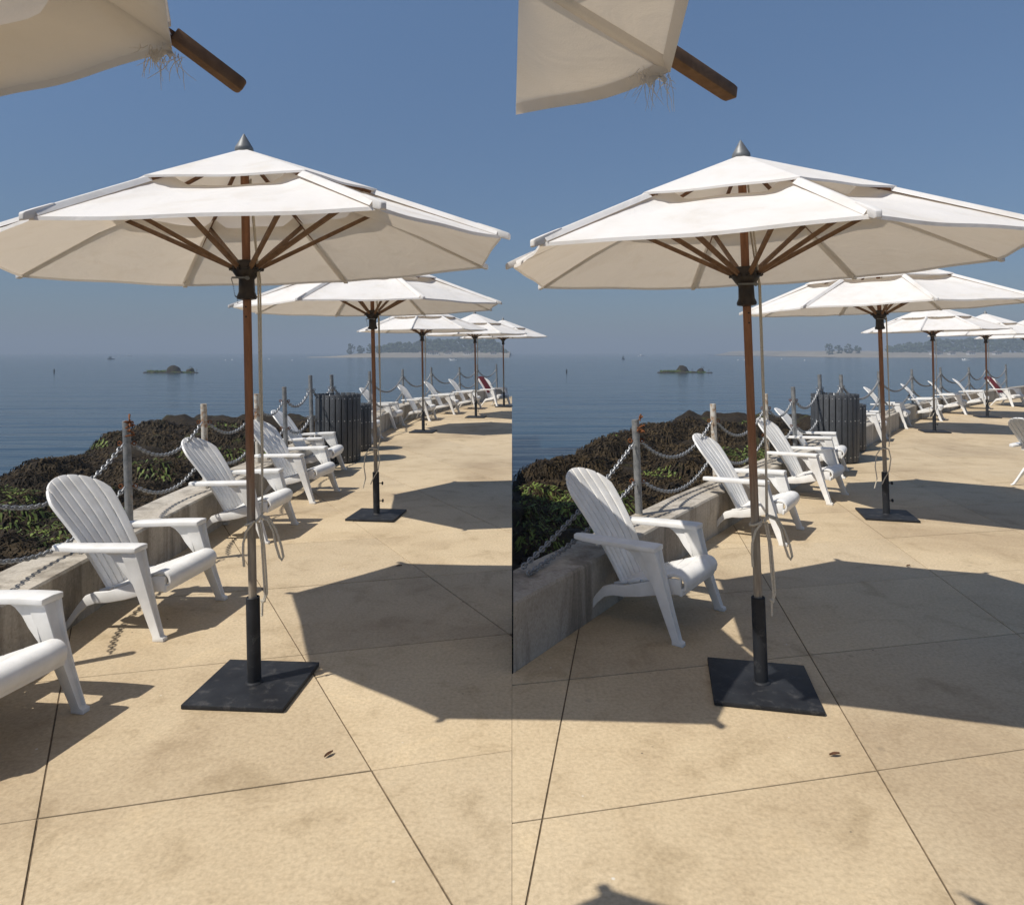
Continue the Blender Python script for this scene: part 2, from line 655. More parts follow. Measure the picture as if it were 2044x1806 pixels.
# the wing closes where its parapet meets its free edge
last = pts[-1]
left_region += [Vector((EDGE0, last.y + 0.6))]
left_region += list(reversed(pts))
right_region = [Vector((0.0005, -1.0)), Vector((5.5, -1.0)), Vector((5.5, 3.0)), Vector((29.0, 31.5))]
rp = [wing(1, x, zz).to_2d() for x, zz in WALL if zz > APEX['in'] + 0.1]
right_region += list(reversed(rp)) + [Vector((0.0005, APEX['in']))]
REG = (left_region, right_region)
for side in (0, 1):
    reg = REG[side]
    if area(reg) < 0:
        reg = list(reversed(reg))
    mb = MB()
    bm = bmesh.new()
    vs = [bm.verts.new((p.x, p.y, -0.005)) for p in reg]
    fc = bm.faces.new(vs)
    ex = bmesh.ops.extrude_face_region(bm, geom=[fc])
    for v in ex['geom']:
        if isinstance(v, bmesh.types.BMVert):
            v.co.z = -2.6
    bmesh.ops.recalc_face_normals(bm, faces=bm.faces)
    bmesh.ops.triangulate(bm, faces=[f_ for f_ in bm.faces if len(f_.verts) > 4])
    me = bpy.data.meshes.new('terrace_floor')
    bm.to_mesh(me)
    bm.free()
    me.materials.append(M['joint'])
    me.materials.append(M['parapet'])
    for pg in me.polygons:
        if abs(pg.normal.z) < 0.5:
            pg.material_index = 1
    fl = obj('terrace_floor', me)
    tag(fl, 'tan concrete terrace floor of the %s half, scored into large slabs' % HALF[side], kind='structure')
    e1 = ((gp(side, 725, 1537) - gp(side, 75, 1633)) + (gp(side, 1015, 1265) - gp(side, 590, 1307))).to_2d() / 2
    e2 = ((gp(side, 125, 1355) - gp(side, 75, 1633)) + (gp(side, 590, 1307) - gp(side, 725, 1537))).to_2d() / 2
    o0 = gp(side, 75, 1633).to_2d()
    n = 0
    for i in range(-12, 34):
        for j in range(-6, 36):
            c0 = o0 + e1 * i + e2 * j
            if c0.y > 33 or c0.y < -3 or c0.x < -9 or c0.x > 33:
                continue
            g = 0.0036
            u1, u2 = e1.normalized() * g, e2.normalized() * g
            cell = [c0 + u1 + u2, c0 + e1 - u1 + u2, c0 + e1 + e2 - u1 - u2, c0 + e2 + u1 - u2]
            pl = clean(clip_poly(reg, cell))
            if len(pl) < 3 or area(pl) < 0.004:
                continue
            mb = MB()
            dz = random.uniform(-0.0012, 0.0012)
            tx, ty = random.uniform(-.0008, .0008), random.uniform(-.0008, .0008)
            k = len(pl)
            # slightly worn arris: top face drawn in by 2 mm
            cc = sum(pl, Vector((0, 0))) / k
            top = []
            for p in pl:
                dv = (cc - p)
                top.append(p + dv.normalized() * 0.0015)
            zz = [dz + tx * (p.x - cc.x) + ty * (p.y - cc.y) for p in pl]
            v = [(p.x, p.y, zz[q]) for q, p in enumerate(top)] + [(p.x, p.y, zz[q] - 0.0015) for q, p in enumerate(pl)] + [(p.x, p.y, -0.03) for p in pl]
            f = [tuple(range(k))]
            f += [(q, q + k, (q + 1) % k + k, (q + 1) % k) for q in range(k)]
            f += [(q + k, q + 2 * k, (q + 1) % k + 2 * k, (q + 1) % k + k) for q in range(k)]
            mb.add(v, f)
            mb.build('slab', M['floor'], fl)
            n += 1

# ------------------------------------------------------------------ parapet walls
for side in (0, 1):
    inner, outer = [], []
    zs = []
    z = -1.0 if side == 0 else APEX['out'] + 0.15
    while z < 31.4:
        zs.append(z)
        z += 0.5
    for z in zs:
        p = wing(side, wall_x(z), z)
        q = wing(side, wall_x(z) - WW, z)
        if side == 0 and p.x > -0.02:
            break
        inner.append(p)
        outer.append(q)
    if side == 1:
        inner.insert(0, Vector((0.006, APEX['in'] + 0.012, 0)))
        outer.insert(0, Vector((0.006, APEX['out'], 0)))
    root = empty('parapet_wall', inner[0])
    tag(root, 'low pale concrete parapet wall between terrace and seaweed rocks in the %s half' % HALF[side], 'wall')
    # cast in lengths with tight joints
    i = 0
    L = len(inner)
    while i < L - 1:
        j = min(L - 1, i + 6)
        mb = MB()
        rings = []
        for k in range(i, j + 1):
            a, bq = Vector(inner[k]), Vector(outer[k])
            if k == i:
                t = (Vector(inner[k + 1]) - a).normalized() * 0.003
                a, bq = a + t, bq + t
            if k == j and k < L - 1:
                t = (Vector(inner[k]) - Vector(inner[k - 1])).normalized() * 0.003
                a, bq = a - t, bq - t
            n1_ = noise.noise(a * 1.3) * 0.006
            c_ = (bq - a).normalized() * 0.012
            rings.append([Vector((a.x, a.y, -0.008)), Vector((a.x + n1_ * .5, a.y, WH - 0.014)), Vector((a.x + c_.x, a.y + c_.y, WH + n1_ * .4)),
                          Vector((bq.x - c_.x, bq.y - c_.y, WH + n1_ * .4)), Vector((bq.x, bq.y, WH - 0.014)), Vector((bq.x, bq.y, -2.5))])
        mb.loft(rings)
        o = mb.build('wall_section', M['parapet'])
        o.parent = root
        o.matrix_parent_inverse = Matrix.Translation(-Vector(inner[0]))
        i = j


# ------------------------------------------------------------------ rocks under weed, seaweed
SHORE = [(-6.5, -2), (-6.0, 6), (-4.6, 12.2), (-3.9, 19.0), (-1.7, 27), (2.0, 31), (9, 33)]


def shore_x(z):
    for (xa, za), (xb, zb) in zip(SHORE, SHORE[1:]):
        if z <= zb:
            return xa + (xb - xa) * (z - za) / (zb - za)
    return SHORE[-1][0]


def lump(x, y, s):
    d = noise.voronoi(Vector((x / s, y / s, 3.7)))[0]
    return max(0.0, 0.75 - d[0])


def rock_h(side, xp, z):
    a = wall_x(z) - WW - xp                       # distance from the wall
    s = xp - shore_x(z)                           # distance from the shore line
    ox = 31.0 * side
    x, y = xp + ox, z
    h = -0.62 + 0.42 * lump(x, y, 1.5) + 0.26 * lump(x + 9, y, 0.75) + 0.04 * lump(x, y + 5, 0.3)
    h += 0.10 * noise.noise(Vector((x * 0.5, y * 0.5, 1)))
    h += 0.05 * noise.noise(Vector((x * 5, y * 5, 2))) + 0.025 * noise.noise(Vector((x * 12, y * 12, 2)))
    h += 0.16 * min(1.0, max(0.0, a - 1.2) / 3.0)
    if z > 21:
        h -= min(0.9, (z - 21) * 0.10)
    e = min(1.0, max(0.0, (s + 0.6) / 1.5))
    return -2.3 + (h + 2.3) * (e * e * (3 - 2 * e))


for side in (0, 1):
    rows = []
    z = -1.0 if side == 0 else 3.4
    while z < (24.5 if side == 0 else 32):
        xr = wall_x(z) - WW + 0.06
        if side == 0:
            xr = min(xr, -SH[0] * z - 0.05)
        xl = shore_x(z) - 1.2
        if side == 1:
            xl = max(xl, -SH[1] * z + 0.01)
            xr = max(xr, xl + 0.02)
        row = []
        NC = 150
        for k in range(NC + 1):
            xp = xl + (xr - xl) * k / NC
            row.append(wing(side, xp, z, rock_h(side, xp, z)))
        rows.append(row)
        z += 0.035 + 0.006 * max(0, z)
    mb = MB().grid(rows)
    o = mb.build('weed_covered_rocks', M['weed_rock'], smooth=180)
    tag(o, 'dark seaweed covered shore rocks below the parapet in the %s half' % HALF[side], kind='structure')
    # fronds of weed: brown all over, bright green in patches
    for nm, mat, cnt in (('brown_rockweed', 'brown_weed', 52000), ('green_seaweed', 'green_weed', 12000)):
        mb = MB()
        vs, fs = [], []
        rng = random.Random(side * 7 + cnt)
        tries = 0
        got = 0
        while got < cnt and tries < cnt * 12:
            tries += 1
            z = 3.6 + 15.5 * rng.random() ** 1.6
            xl, xr = shore_x(z) - 0.2, wall_x(z) - WW - 0.05
            if side == 1:
                xl = max(xl, -SH[1] * z + 0.12)
            if xr - xl < 0.1:
                continue
            xp = rng.uniform(xl, xr)
            gsel = noise.noise(Vector((xp * 0.55 + 40 + 0.0 * side, z * 0.55, 5)))
            near = (xp / z) < -0.20 and z < 10.5
            if mat == 'green_weed' and gsel < (-0.22 if near else 0.24):
                continue
            got += 1
            h = rock_h(side, xp, z)
            p = wing(side, xp, z, h + 0.004)
            sl = Vector((rock_h(side, xp + 0.05, z) - h, rock_h(side, xp, z + 0.05) - h, 0)) * -1
            ang = math.atan2(sl.y, sl.x) + rng.gauss(0, 0.5) if sl.length > 0.004 else rng.uniform(0, 2 * PI)
            ln = rng.uniform(0.06, 0.20) * (1 + z * 0.03)
            wd = rng.uniform(0.004, 0.010) * (1 + z * 0.06)
            d_ = Vector((math.cos(ang), math.sin(ang), 0))
            s_ = Vector((-d_.y, d_.x, 0)) * wd
            lift = rng.uniform(0.01, 0.045)
            q1 = p + d_ * ln * 0.5 + Vector((0, 0, lift))
            xq, zq = (p + d_ * ln).x - SH[side] * (p + d_ * ln).y, (p + d_ * ln).y
            q2 = p + d_ * ln
            q2.z = min(p.z, rock_h(side, xq, zq)) + 0.006
            k = len(vs)
            vs += [p - s_, p + s_, q1 + s_ * 1.3, q1 - s_ * 1.3, q2]
            fs += [(k, k + 1, k + 2, k + 3), (k + 3, k + 2, k + 4)]
        mb.add(vs, fs)
        o = mb.build(nm, M[mat])
        tag(o, '%s fronds lying over the shore rocks of the %s half' % ('blackish brown' if mat == 'brown_weed' else 'bright green', HALF[side]), 'seaweed', kind='stuff')


def boulder_mesh(name, mat, seed, sub=3, squash=0.62):
    bm = bmesh.new()
    bmesh.ops.create_icosphere(bm, subdivisions=sub, radius=1)
    for v in bm.verts:
        n_ = v.co.normalized()
        k = 1 + 0.28 * noise.noise(n_ * 1.2 + Vector((seed * 5.1, 0, 0))) + 0.13 * noise.noise(n_ * 3.1 + Vector((0, seed * 3.3, 0))) + 0.06 * noise.noise(n_ * 8 + Vector((0, 0, seed)))
        v.co = n_ * k
        v.co.z *= squash
    me = bpy.data.meshes.new(name)
    bm.to_mesh(me)
    bm.free()
    me.materials.append(mat)
    me.polygons.foreach_set('use_smooth', [True] * len(me.polygons))
    return me


BOULD = [boulder_mesh('boulder', M['weed_rock'], s) for s in range(5)]
for side in (0, 1):
    rng = random.Random(11 + side)
    n = 0
    while n < 20:
        z = rng.uniform(5.5, 24)
        xl, xr = shore_x(z), wall_x(z) - WW - 0.5
        if side == 1:
            xl = max(xl, -SH[1] * z + 0.5)
        if xr - xl < 0.2:
            continue
        # most of them sit along the water's edge
        xp = xl + (xr - xl) * rng.random() ** 1.7
        r = rng.uniform(0.16, 0.42)
        o = obj('boulder', BOULD[n % 5])
        o.location = wing(side, xp, z, rock_h(side, xp, z) - r * 0.1)
        o.scale = (r * rng.uniform(.8, 1.3), r, r * rng.uniform(.7, 1.0))
        o.rotation_euler = (rng.uniform(-.2, .2), rng.uniform(-.2, .2), rng.uniform(0, 6))
        tag(o, 'rounded dark boulder coated in seaweed on the %s shore' % HALF[side], 'boulder', 'seaweed boulders on the %s shore' % HALF[side])
        n += 1

# ------------------------------------------------------------------ sea
SEA = -1.6
mb = MB()
mb.grid([[Vector((x, y, SEA)) for x in (-6000, -600, -60, 0, 60, 600, 6000)] for y in (-60, 0, 40, 120, 500, 2000, 6000)])
o = mb.build('sea', M['water'])
tag(o, 'calm blue grey sea', kind='structure')


# ------------------------------------------------------------------ posts and chains on the parapet
POSTS = [(258, 840, 'g'), (411, 806, 'p'), (515, 786, 'r'), (570, 772, 'g'), (623, 746, 'g'), (665, 748, 'g'), (740, 741, 'g'), (805, 737, 'g'), (862, 733, 'g'), (918, 733, 'g'), (953, 727, 'g'), (992, 727, 'g')]
WHERE = ['behind the nearest whole chair', 'behind the second whole chair', 'just beside the main umbrella pole', 'behind the chair before the litter bin', 'left of two behind the litter bin',
         'right of two behind the litter bin', 'beside the second umbrella pole', 'behind the first chair past the second umbrella', 'behind the third umbrella pole', 'between third and fourth umbrella poles',
         'behind the fourth umbrella pole', 'farthest along the parapet']


def link_mesh(c, t, up, l=0.030, r=0.0042, wdt=0.010, n=8, q=5):
    """one oval chain link as rings"""
    t, up = t.normalized(), up.normalized()
    pts = []
    for k in range(n):
        a = 2 * PI * k / n
        pts.append(c + t * (math.cos(a) * l) + up * (math.sin(a) * wdt))
    nrm = t.cross(up)
    vs, fs = [], []
    for k in range(n):
        d_ = (pts[k] - c).normalized()
        for j in range(q):
            b_ = 2 * PI * j / q
            vs.append(pts[k] + d_ * (math.cos(b_) * r) + nrm * (math.sin(b_) * r))
    for k in range(n):
        for j in range(q):
            fs.append((k * q + j, ((k + 1) % n) * q + j, ((k + 1) % n) * q + (j + 1) % q, k * q + (j + 1) % q))
    return vs, fs


def chain(a, b_, sag, label, group, big=1.0):
    a, b_ = Vector(a), Vector(b_)
    L = (b_ - a).length * 1.12
    pitch = 0.042 * big
    n = max(6, int(L / pitch))
    mb = MB()
    P = lambda t: a + (b_ - a) * t + Vector((0, 0, -4 * sag * t * (1 - t)))
    for k in range(n):
        t = (k + 0.5) / n
        tg = P(min(1, t + 0.01)) - P(max(0, t - 0.01))
        side_ = tg.cross(Vector((0, 0, 1))).normalized()
        up = side_.cross(tg).normalized()
        rr = R(45 if k % 2 else -45)
        u = up * math.cos(rr) + side_ * math.sin(rr)
        mb.add(*link_mesh(P(t), tg, u, 0.030 * big, 0.0060 * big, 0.0145 * big, 8 if big < 1.3 else 6, 5 if big < 1.3 else 4))
    o = mb.build('chain', M['chain_metal'], smooth=60)
    tag(o, label, 'chain', group)


for side in (0, 1):
    tops = []
    for i, (x, yt, kind) in enumerate(POSTS):
        z = wall_at((x - 514) / F, -0.2 if side == 0 else -0.325)
        base = wing(side, wall_x(z) - (0.2 if side == 0 else 0.325), z, WH)
        if side == 0 and base.x > -0.15:
            continue
        ht = max(0.78, min(0.98, H + (HY - yt) / F * z - WH))
        root = empty('fence_post', base)
        lean = Vector((-0.028 - 0.012 * side, random.uniform(-.01, .01), 1)) * ht
        mat = {'g': 'galvanised', 'p': 'flaking_paint', 'r': 'rust'}[kind]
        mb = MB()
        r0, r1 = 0.030, 0.025
        pts = [Vector((0, 0, -0.05)), Vector((0, 0, 0)), lean * 0.5, lean]
        mb.tube(pts, r0, 12)
        mb.build('pipe', M[mat if kind != 'r' else 'flaking_paint'], root, smooth=40)
        mb = MB()
        mb.lathe([(0.036, -0.002), (0.036, 0.004), (0.031, 0.012)], 14)
        mb.build('collar', M['parapet'], root, smooth=40)
        for fr in (0.78, 0.36):          # eye bolts
            c_ = lean * fr
            mb = MB()
            mb.tube([c_ + Vector((-.045, -.01, 0)), c_ + Vector((.045, .01, 0))], 0.006, 6)
            for s_ in (-1, 1):
                vs, fs = link_mesh(c_ + Vector((s_ * .05, s_ * .012, 0)), Vector((1, 0, 0)), Vector((0, 0, 1)), 0.016, 0.005, 0.016)
                mb.add(vs, fs)
            mb.build('eye_bolt', M['rust' if i < 4 else 'chain_metal'], root, smooth=50)
        if i == 0:
            mb = MB()
            for q in range(10):
                a_ = random.uniform(0, 6.28)
                c_ = lean + Vector((0.035, -0.02, random.uniform(-.12, .03)))
                d_ = Vector((math.cos(a_), math.sin(a_), random.uniform(-.6, .6))) * 0.03
                mb.tube([c_ - d_, c_ + d_ + Vector((0, 0, .008)), c_ + d_ * 1.4], [0.005, 0.009, 0.002], 5)
            mb.build('dried_weed', M['rust'], root, smooth=60)
        t_ = 'galvanised steel' if kind == 'g' else ('peeling cream painted' if kind == 'p' else 'rusty cream')
        tag(root, '%s fence post %s in the %s half' % (t_, WHERE[i], HALF[side]), 'post', 'fence posts on the %s parapet' % HALF[side])
        tops.append((base + lean * 0.78, base + lean * 0.36, z))
    # first bay runs out of the picture to a post by the wall's end
    if side == 0:
        z = 3.55
        b0 = wing(0, wall_x(z) - 0.2, z, WH)
    else:
        b0 = Vector((0.045, APEX['out'] - 0.07, WH))
    if side == 1:
        a0 = b0 + Vector((0.02, 0, 0.02))
        for lv, (tp, e_) in enumerate(((tops[0][0], Vector((0, 0, 0.02))), (tops[0][1], Vector((0.03, -0.06, 0.0))))):
            chain(a0 + e_, tp - (tp - a0).normalized() * 0.06, 0.05, '%s chain running down to the wall end beside the nearest post, right half' % ('upper', 'lower')[lv], 'chains along the right parapet', 1.0)
    root = empty('fence_post', b0) if side == 0 else None
    if side == 0:
        MB().tube([Vector((0, 0, -.05)), Vector((-.01, 0, .4)), Vector((-.02, 0, .8))], 0.030, 12).build('pipe', M['galvanised'], root, smooth=40)
        MB().lathe([(0.036, -0.002), (0.036, 0.004), (0.031, 0.012)], 14).build('collar', M['parapet'], root, smooth=40)
        tag(root, 'galvanised steel fence post nearest the camera at the left edge', 'post', 'fence posts on the left parapet')
        tops.insert(0, (b0 + Vector((-.01, 0, .62)), b0 + Vector((-.01, 0, .29)), b0.y))
    for i in range(len(tops) - 1):
        a, b_ = tops[i], tops[i + 1]
        ln = (a[0] - b_[0]).length
        big = 1.0 if a[2] < 9 else (1.25 if a[2] < 13 else 1.5)
        nxt = WHERE[i + side] if i + side < len(WHERE) else ''
        for lv in (0, 1):
            d_ = (b_[lv] - a[lv]).normalized() * 0.06
            chain(a[lv] + d_, b_[lv] - d_, min(0.30, 0.13 * ln) * (1.0 if lv == 0 else 0.9), '%s chain left of the post %s, %s half' % (('upper', 'lower')[lv], nxt, HALF[side]),
                  'chains along the %s parapet' % HALF[side], big)


# ------------------------------------------------------------------ chairs
def back_pt(u, t):
    """u -1..1 across the fan, t 0..1 up the back"""
    tt = t
    x = -0.085 - 0.47 * tt + 0.035 * math.sin(PI * tt) - 0.0
    zc = 0.205 + 0.685 * tt
    wf = 0.19 + 0.085 * min(1.0, tt / 0.75)
    x += 0.055 * u * u * (0.4 + 0.6 * tt)
    return Vector((x, u * wf, zc))


def t_top(u):
    return 0.76 + 0.24 * math.sqrt(max(0.0, 1 - (u * 0.985) ** 2))


def prof_pt(pr, s):
    d_ = [0.0]
    for a, b_ in zip(pr, pr[1:]):
        d_.append(d_[-1] + math.hypot(b_[0] - a[0], b_[1] - a[1]))
    s *= d_[-1]
    for k in range(len(pr) - 1):
        if s <= d_[k + 1] + 1e-9:
            q = (s - d_[k]) / (d_[k + 1] - d_[k])
            return (pr[k][0] + (pr[k + 1][0] - pr[k][0]) * q, pr[k][1] + (pr[k + 1][1] - pr[k][1]) * q)
    return pr[-1]


def make_chair():
    rm = M['resin']
    root = empty('adirondack_chair', (0, 0, 0))
    # back
    mb = MB()
    for t0, t1 in ((0.0, 0.60), (0.68, 0.79), (0.90, 0.985)):
        rows = []
        for k in range(7):
            tt = t0 + (t1 - t0) * k / 6
            rows.append([back_pt(u, tt * t_top(u)) for u in [-0.97 + 1.94 * q / 14 for q in range(15)]])
        mb.slab(rows, 0.006)
    bk = mb.build('backrest', rm, root, smooth=40)
    NS = 7
    for i in range(NS):
        u0, u1 = -1 + 2 * i / NS, -1 + 2 * (i + 1) / NS
        g = 0.018
        rows = []
        for k in range(17):
            tt = k / 16
            row = []
            for q in range(4):
                u = u0 + g + (u1 - u0 - 2 * g) * q / 3
                p = back_pt(u, tt * t_top(u))
                row.append(p)
            rows.append(row)
        MB().slab(rows, 0.019).build('back_slat', rm, bk, smooth=45, bevel=0.004)
    # rear brace of the back
    mb = MB()
    rows = []
    for q in range(13):
        u = -1.0 + 2.0 * q / 12
        p = back_pt(u, 0.41)
        rows.append([p + Vector((-0.035, 0, -0.03)), p + Vector((-0.012, 0, -0.03)), p + Vector((-0.012, 0, 0.03)), p + Vector((-0.035, 0, 0.03))])
    mb.loft(rows)
    mb.build('back_brace', rm, root, smooth=40)
    # seat
    pr = [(0.362, 0.285), (0.372, 0.325), (0.362, 0.352), (0.335, 0.368), (0.30, 0.370), (0.22, 0.342), (0.12, 0.305), (0.02, 0.270), (-0.06, 0.243), (-0.13, 0.226)]
    wid = lambda x: 0.205 + 0.055 * max(0, min(1, (x + 0.13) / 0.45))
    mb = MB()
    rows = []
    for k in range(19):
        x, zz = prof_pt(pr, 0.02 + 0.97 * k / 18)
        rows.append([Vector((x - 0.003, (-1 + 2 * q / 6) * (wid(x) - 0.008), zz - 0.009)) for q in range(7)])
    st = mb.slab(rows, 0.006).build('seat', rm, root, smooth=40)
    cuts = [(0.0, 0.30), (0.315, 0.475), (0.49, 0.645), (0.66, 0.815), (0.83, 1.0)]
    for a, b_ in cuts:
        rows = []
        nk = 9 if a == 0 else 4
        for k in range(nk + 1):
            x, zz = prof_pt(pr, a + (b_ - a) * k / nk)
            rows.append([Vector((x, (-1 + 2 * q / 6) * wid(x), zz - 0.02 * (1 - ((-1 + 2 * q / 6)) ** 2) * (0.6 if a > 0 else 0.15))) for q in range(7)])
        MB().slab(rows, 0.016).build('seat_slat', rm, st, smooth=45, bevel=0.003)
    # apron under the front edge
    mb = MB()
    mb.prism([(0.335, 0.255), (0.353, 0.255), (0.360, 0.30), (0.34, 0.30)], -0.27, 0.27)
    mb.build('apron', rm, root, smooth=30, bevel=0.004)
    for s in (-1, 1):
        # rail and rear leg in one sweep
        poly = [(0.345, 0.350), (0.30, 0.352), (0.20, 0.325), (0.08, 0.283), (-0.03, 0.246), (-0.12, 0.236), (-0.175, 0.215), (-0.225, 0.155), (-0.275, 0.075), (-0.315, 0.018), (-0.345, 0.010), (-0.345, -0.0),
                (-0.292, -0.0), (-0.262, 0.038), (-0.215, 0.105), (-0.165, 0.152), (-0.105, 0.172), (-0.03, 0.178), (0.08, 0.200), (0.20, 0.235), (0.30, 0.258), (0.345, 0.262)]
        mb = MB()
        y0, y1 = (0.244, 0.270) if s > 0 else (-0.270, -0.244)
        mb.prism(poly, y0, y1)
        # splay of the rear foot
        mb.v = [(x, y + s * 0.035 * max(0, (0.16 - zz)) / 0.16, zz) for x, y, zz in mb.v]
        mb.build('rear_leg', rm, root, smooth=35, bevel=0.004)
        # front leg: a tapered channel
        mb = MB()
        rings = []
        for zz, xa, xb, ya, yb in ((0.0, 0.330, 0.398, 0.324, 0.368), (0.020, 0.330, 0.396, 0.324, 0.368), (0.027, 0.328, 0.378, 0.324, 0.366), (0.20, 0.256, 0.320, 0.308, 0.364), (0.36, 0.192, 0.272, 0.290, 0.366),
                                   (0.46, 0.154, 0.245, 0.282, 0.372), (0.525, 0.130, 0.228, 0.276, 0.380)):
            rings.append([Vector((xa, s * ya, zz)), Vector((xb, s * ya, zz)), Vector((xb, s * (ya + (yb - ya) * 0.16), zz)),
                          Vector((xb - (0.016 if zz > 0.025 else 0), s * (ya + (yb - ya) * 0.22), zz)), Vector((xb - (0.016 if zz > 0.025 else 0), s * (ya + (yb - ya) * 0.78), zz)),
                          Vector((xb, s * (ya + (yb - ya) * 0.84), zz)), Vector((xb, s * yb, zz)), Vector((xa, s * yb, zz))])
        mb.loft(rings)
        # rounded gusset between leg and arm
        gus = [(0.205, 0.32), (0.15, 0.53), (-0.05, 0.53), (0.005, 0.516), (0.058, 0.492), (0.098, 0.455), (0.135, 0.40)]
        ga, gb = (0.285, 0.36)
        mb.prism(gus, min(s * ga, s * gb), max(s * ga, s * gb))
        mb.build('front_leg', rm, root, smooth=35, bevel=0.003)
        # arm: a plank with a turned-down rim, broad in front
        top = []
        for x, ya, yb, zz in ((-0.375, 0.238, 0.292, 0.520), (-0.34, 0.232, 0.318, 0.524), (-0.27, 0.236, 0.345, 0.528), (-0.17, 0.245, 0.366, 0.533), (-0.05, 0.252, 0.380, 0.538), (0.10, 0.258, 0.388, 0.545), (0.20, 0.260, 0.390, 0.548), (0.232, 0.264, 0.386, 0.546)):
            top.append([Vector((x, s * ya, zz - 0.028)), Vector((x, s * ya, zz)), Vector((x, s * (ya + (yb - ya) * .5), zz + 0.004)), Vector((x, s * yb, zz)), Vector((x, s * yb, zz - 0.028))])
        MB().loft(top).build('armrest', rm, root, smooth=35, bevel=0.0035)
    return root


CH = [  # near front foot, facing in the wing's own frame, what sets it apart
    (315, 1278, -20.6, 'nearest whole chair, left of the main umbrella base'),
    (527, 1085, -19.0, 'second whole chair along the parapet, partly behind the main umbrella pole'),
    (622, 1005, -24.0, 'third whole chair along the parapet, just right of the main umbrella pole'),
    (661, 955, -15.0, 'chair standing directly before the dark litter bin'),
    (743, 884, -18.0, 'chair just right of the litter bin, behind the second umbrella pole'),
    (788, 856, -22.0, 'second chair past the litter bin, right of the second umbrella pole'),
    (857, 841, -22.0, 'chair behind the third umbrella pole'),
    (906, 828, -22.0, 'chair right of the third umbrella pole'),
    (950, 818, -24.0, 'chair behind the fourth umbrella pole'),
]
proto = make_chair()
first = True


def place_chair(side, foot_world, yaw, label, corner=(0.35, -0.345)):
    global first
    if first:
        o = proto
        first = False
    else:
        o = copy_tree(proto)
    c, s = math.cos(yaw), math.sin(yaw)
    o.location = (foot_world.x - (c * corner[0] - s * corner[1]), foot_world.y - (s * corner[0] + c * corner[1]), 0.001)
    o.rotation_euler = (0, 0, yaw)
    tag(o, label, 'chair', 'white adirondack chairs along the %s parapet' % HALF[side])
    return o


for side in (0, 1):
    f = gp(side, 155, 1420)
    if side == 0:
        place_chair(side, f, R(-24) + turn(side, 60), 'white resin chair cut by the left picture edge, closest of all to the camera', (0.35, 0.345))
    for x, y, yaw, lab in CH:
        f = gp(side, x, y)
        if side == 0 and f.x > -0.1:
            f.x = -0.1
        if side == 1 and y > 1000:
            f = f + Vector((0.05, -0.06, 0))
        place_chair(side, f, R(yaw) + turn(side, x), 'white %s, %s half' % (lab, HALF[side]))
    x = 992 if side == 0 else 1000
    f = gp(side, x, 812)
    if side == 0:
        f.x = min(f.x, -0.35)
    tc = place_chair(side, f, R(-50) + turn(side, x), 'white resin chair with a maroon towel over its back, far end of the %s half' % HALF[side])
    # towel over the chair's back
    M4 = Matrix.Translation(tc.location) @ Matrix.Rotation(tc.rotation_euler.z, 4, 'Z')
    mb = MB()
    rows = []
    path = []
    for k in range(9):
        path.append((1.0 - k * 0.075, 0.022))
    front = [back_pt(0, t_) + Vector((0.03, 0, 0.01)) for t_ in (0.30, 0.42, 0.54, 0.66, 0.78, 0.90, 0.98)]
    rear = [back_pt(0, t_) + Vector((-0.035, 0, -0.005)) for t_ in (0.98, 0.9, 0.78, 0.66, 0.54, 0.42, 0.34)]
    prof = front + [back_pt(0, 1.0) + Vector((0.0, 0, 0.03))] + rear
    for k, p in enumerate(prof):
        rows.append([M4 @ (p + Vector((0.012 * math.sin(q * 1.9 + k * .5), (-0.15 + 0.30 * q / 8), -0.02 * abs(q - 4) / 4))) for q in range(9)])
    o = MB().slab(rows, 0.012).build('towel', M['towel_red'], smooth=60)
    tag(o, 'maroon towel draped over a far chair back in the %s half' % HALF[side], 'towel')
# a chair just entering the picture at the right edge
place_chair(1, gp(0, 2112, 985), R(15), 'white resin chair cut by the right picture edge, seen from its back', (-0.3, -0.27))


# ------------------------------------------------------------------ umbrellas
def rib_z(r, Rr, zt, zr):
    return zt + (zr - zt) * (r - 0.05) / (Rr - 0.05)


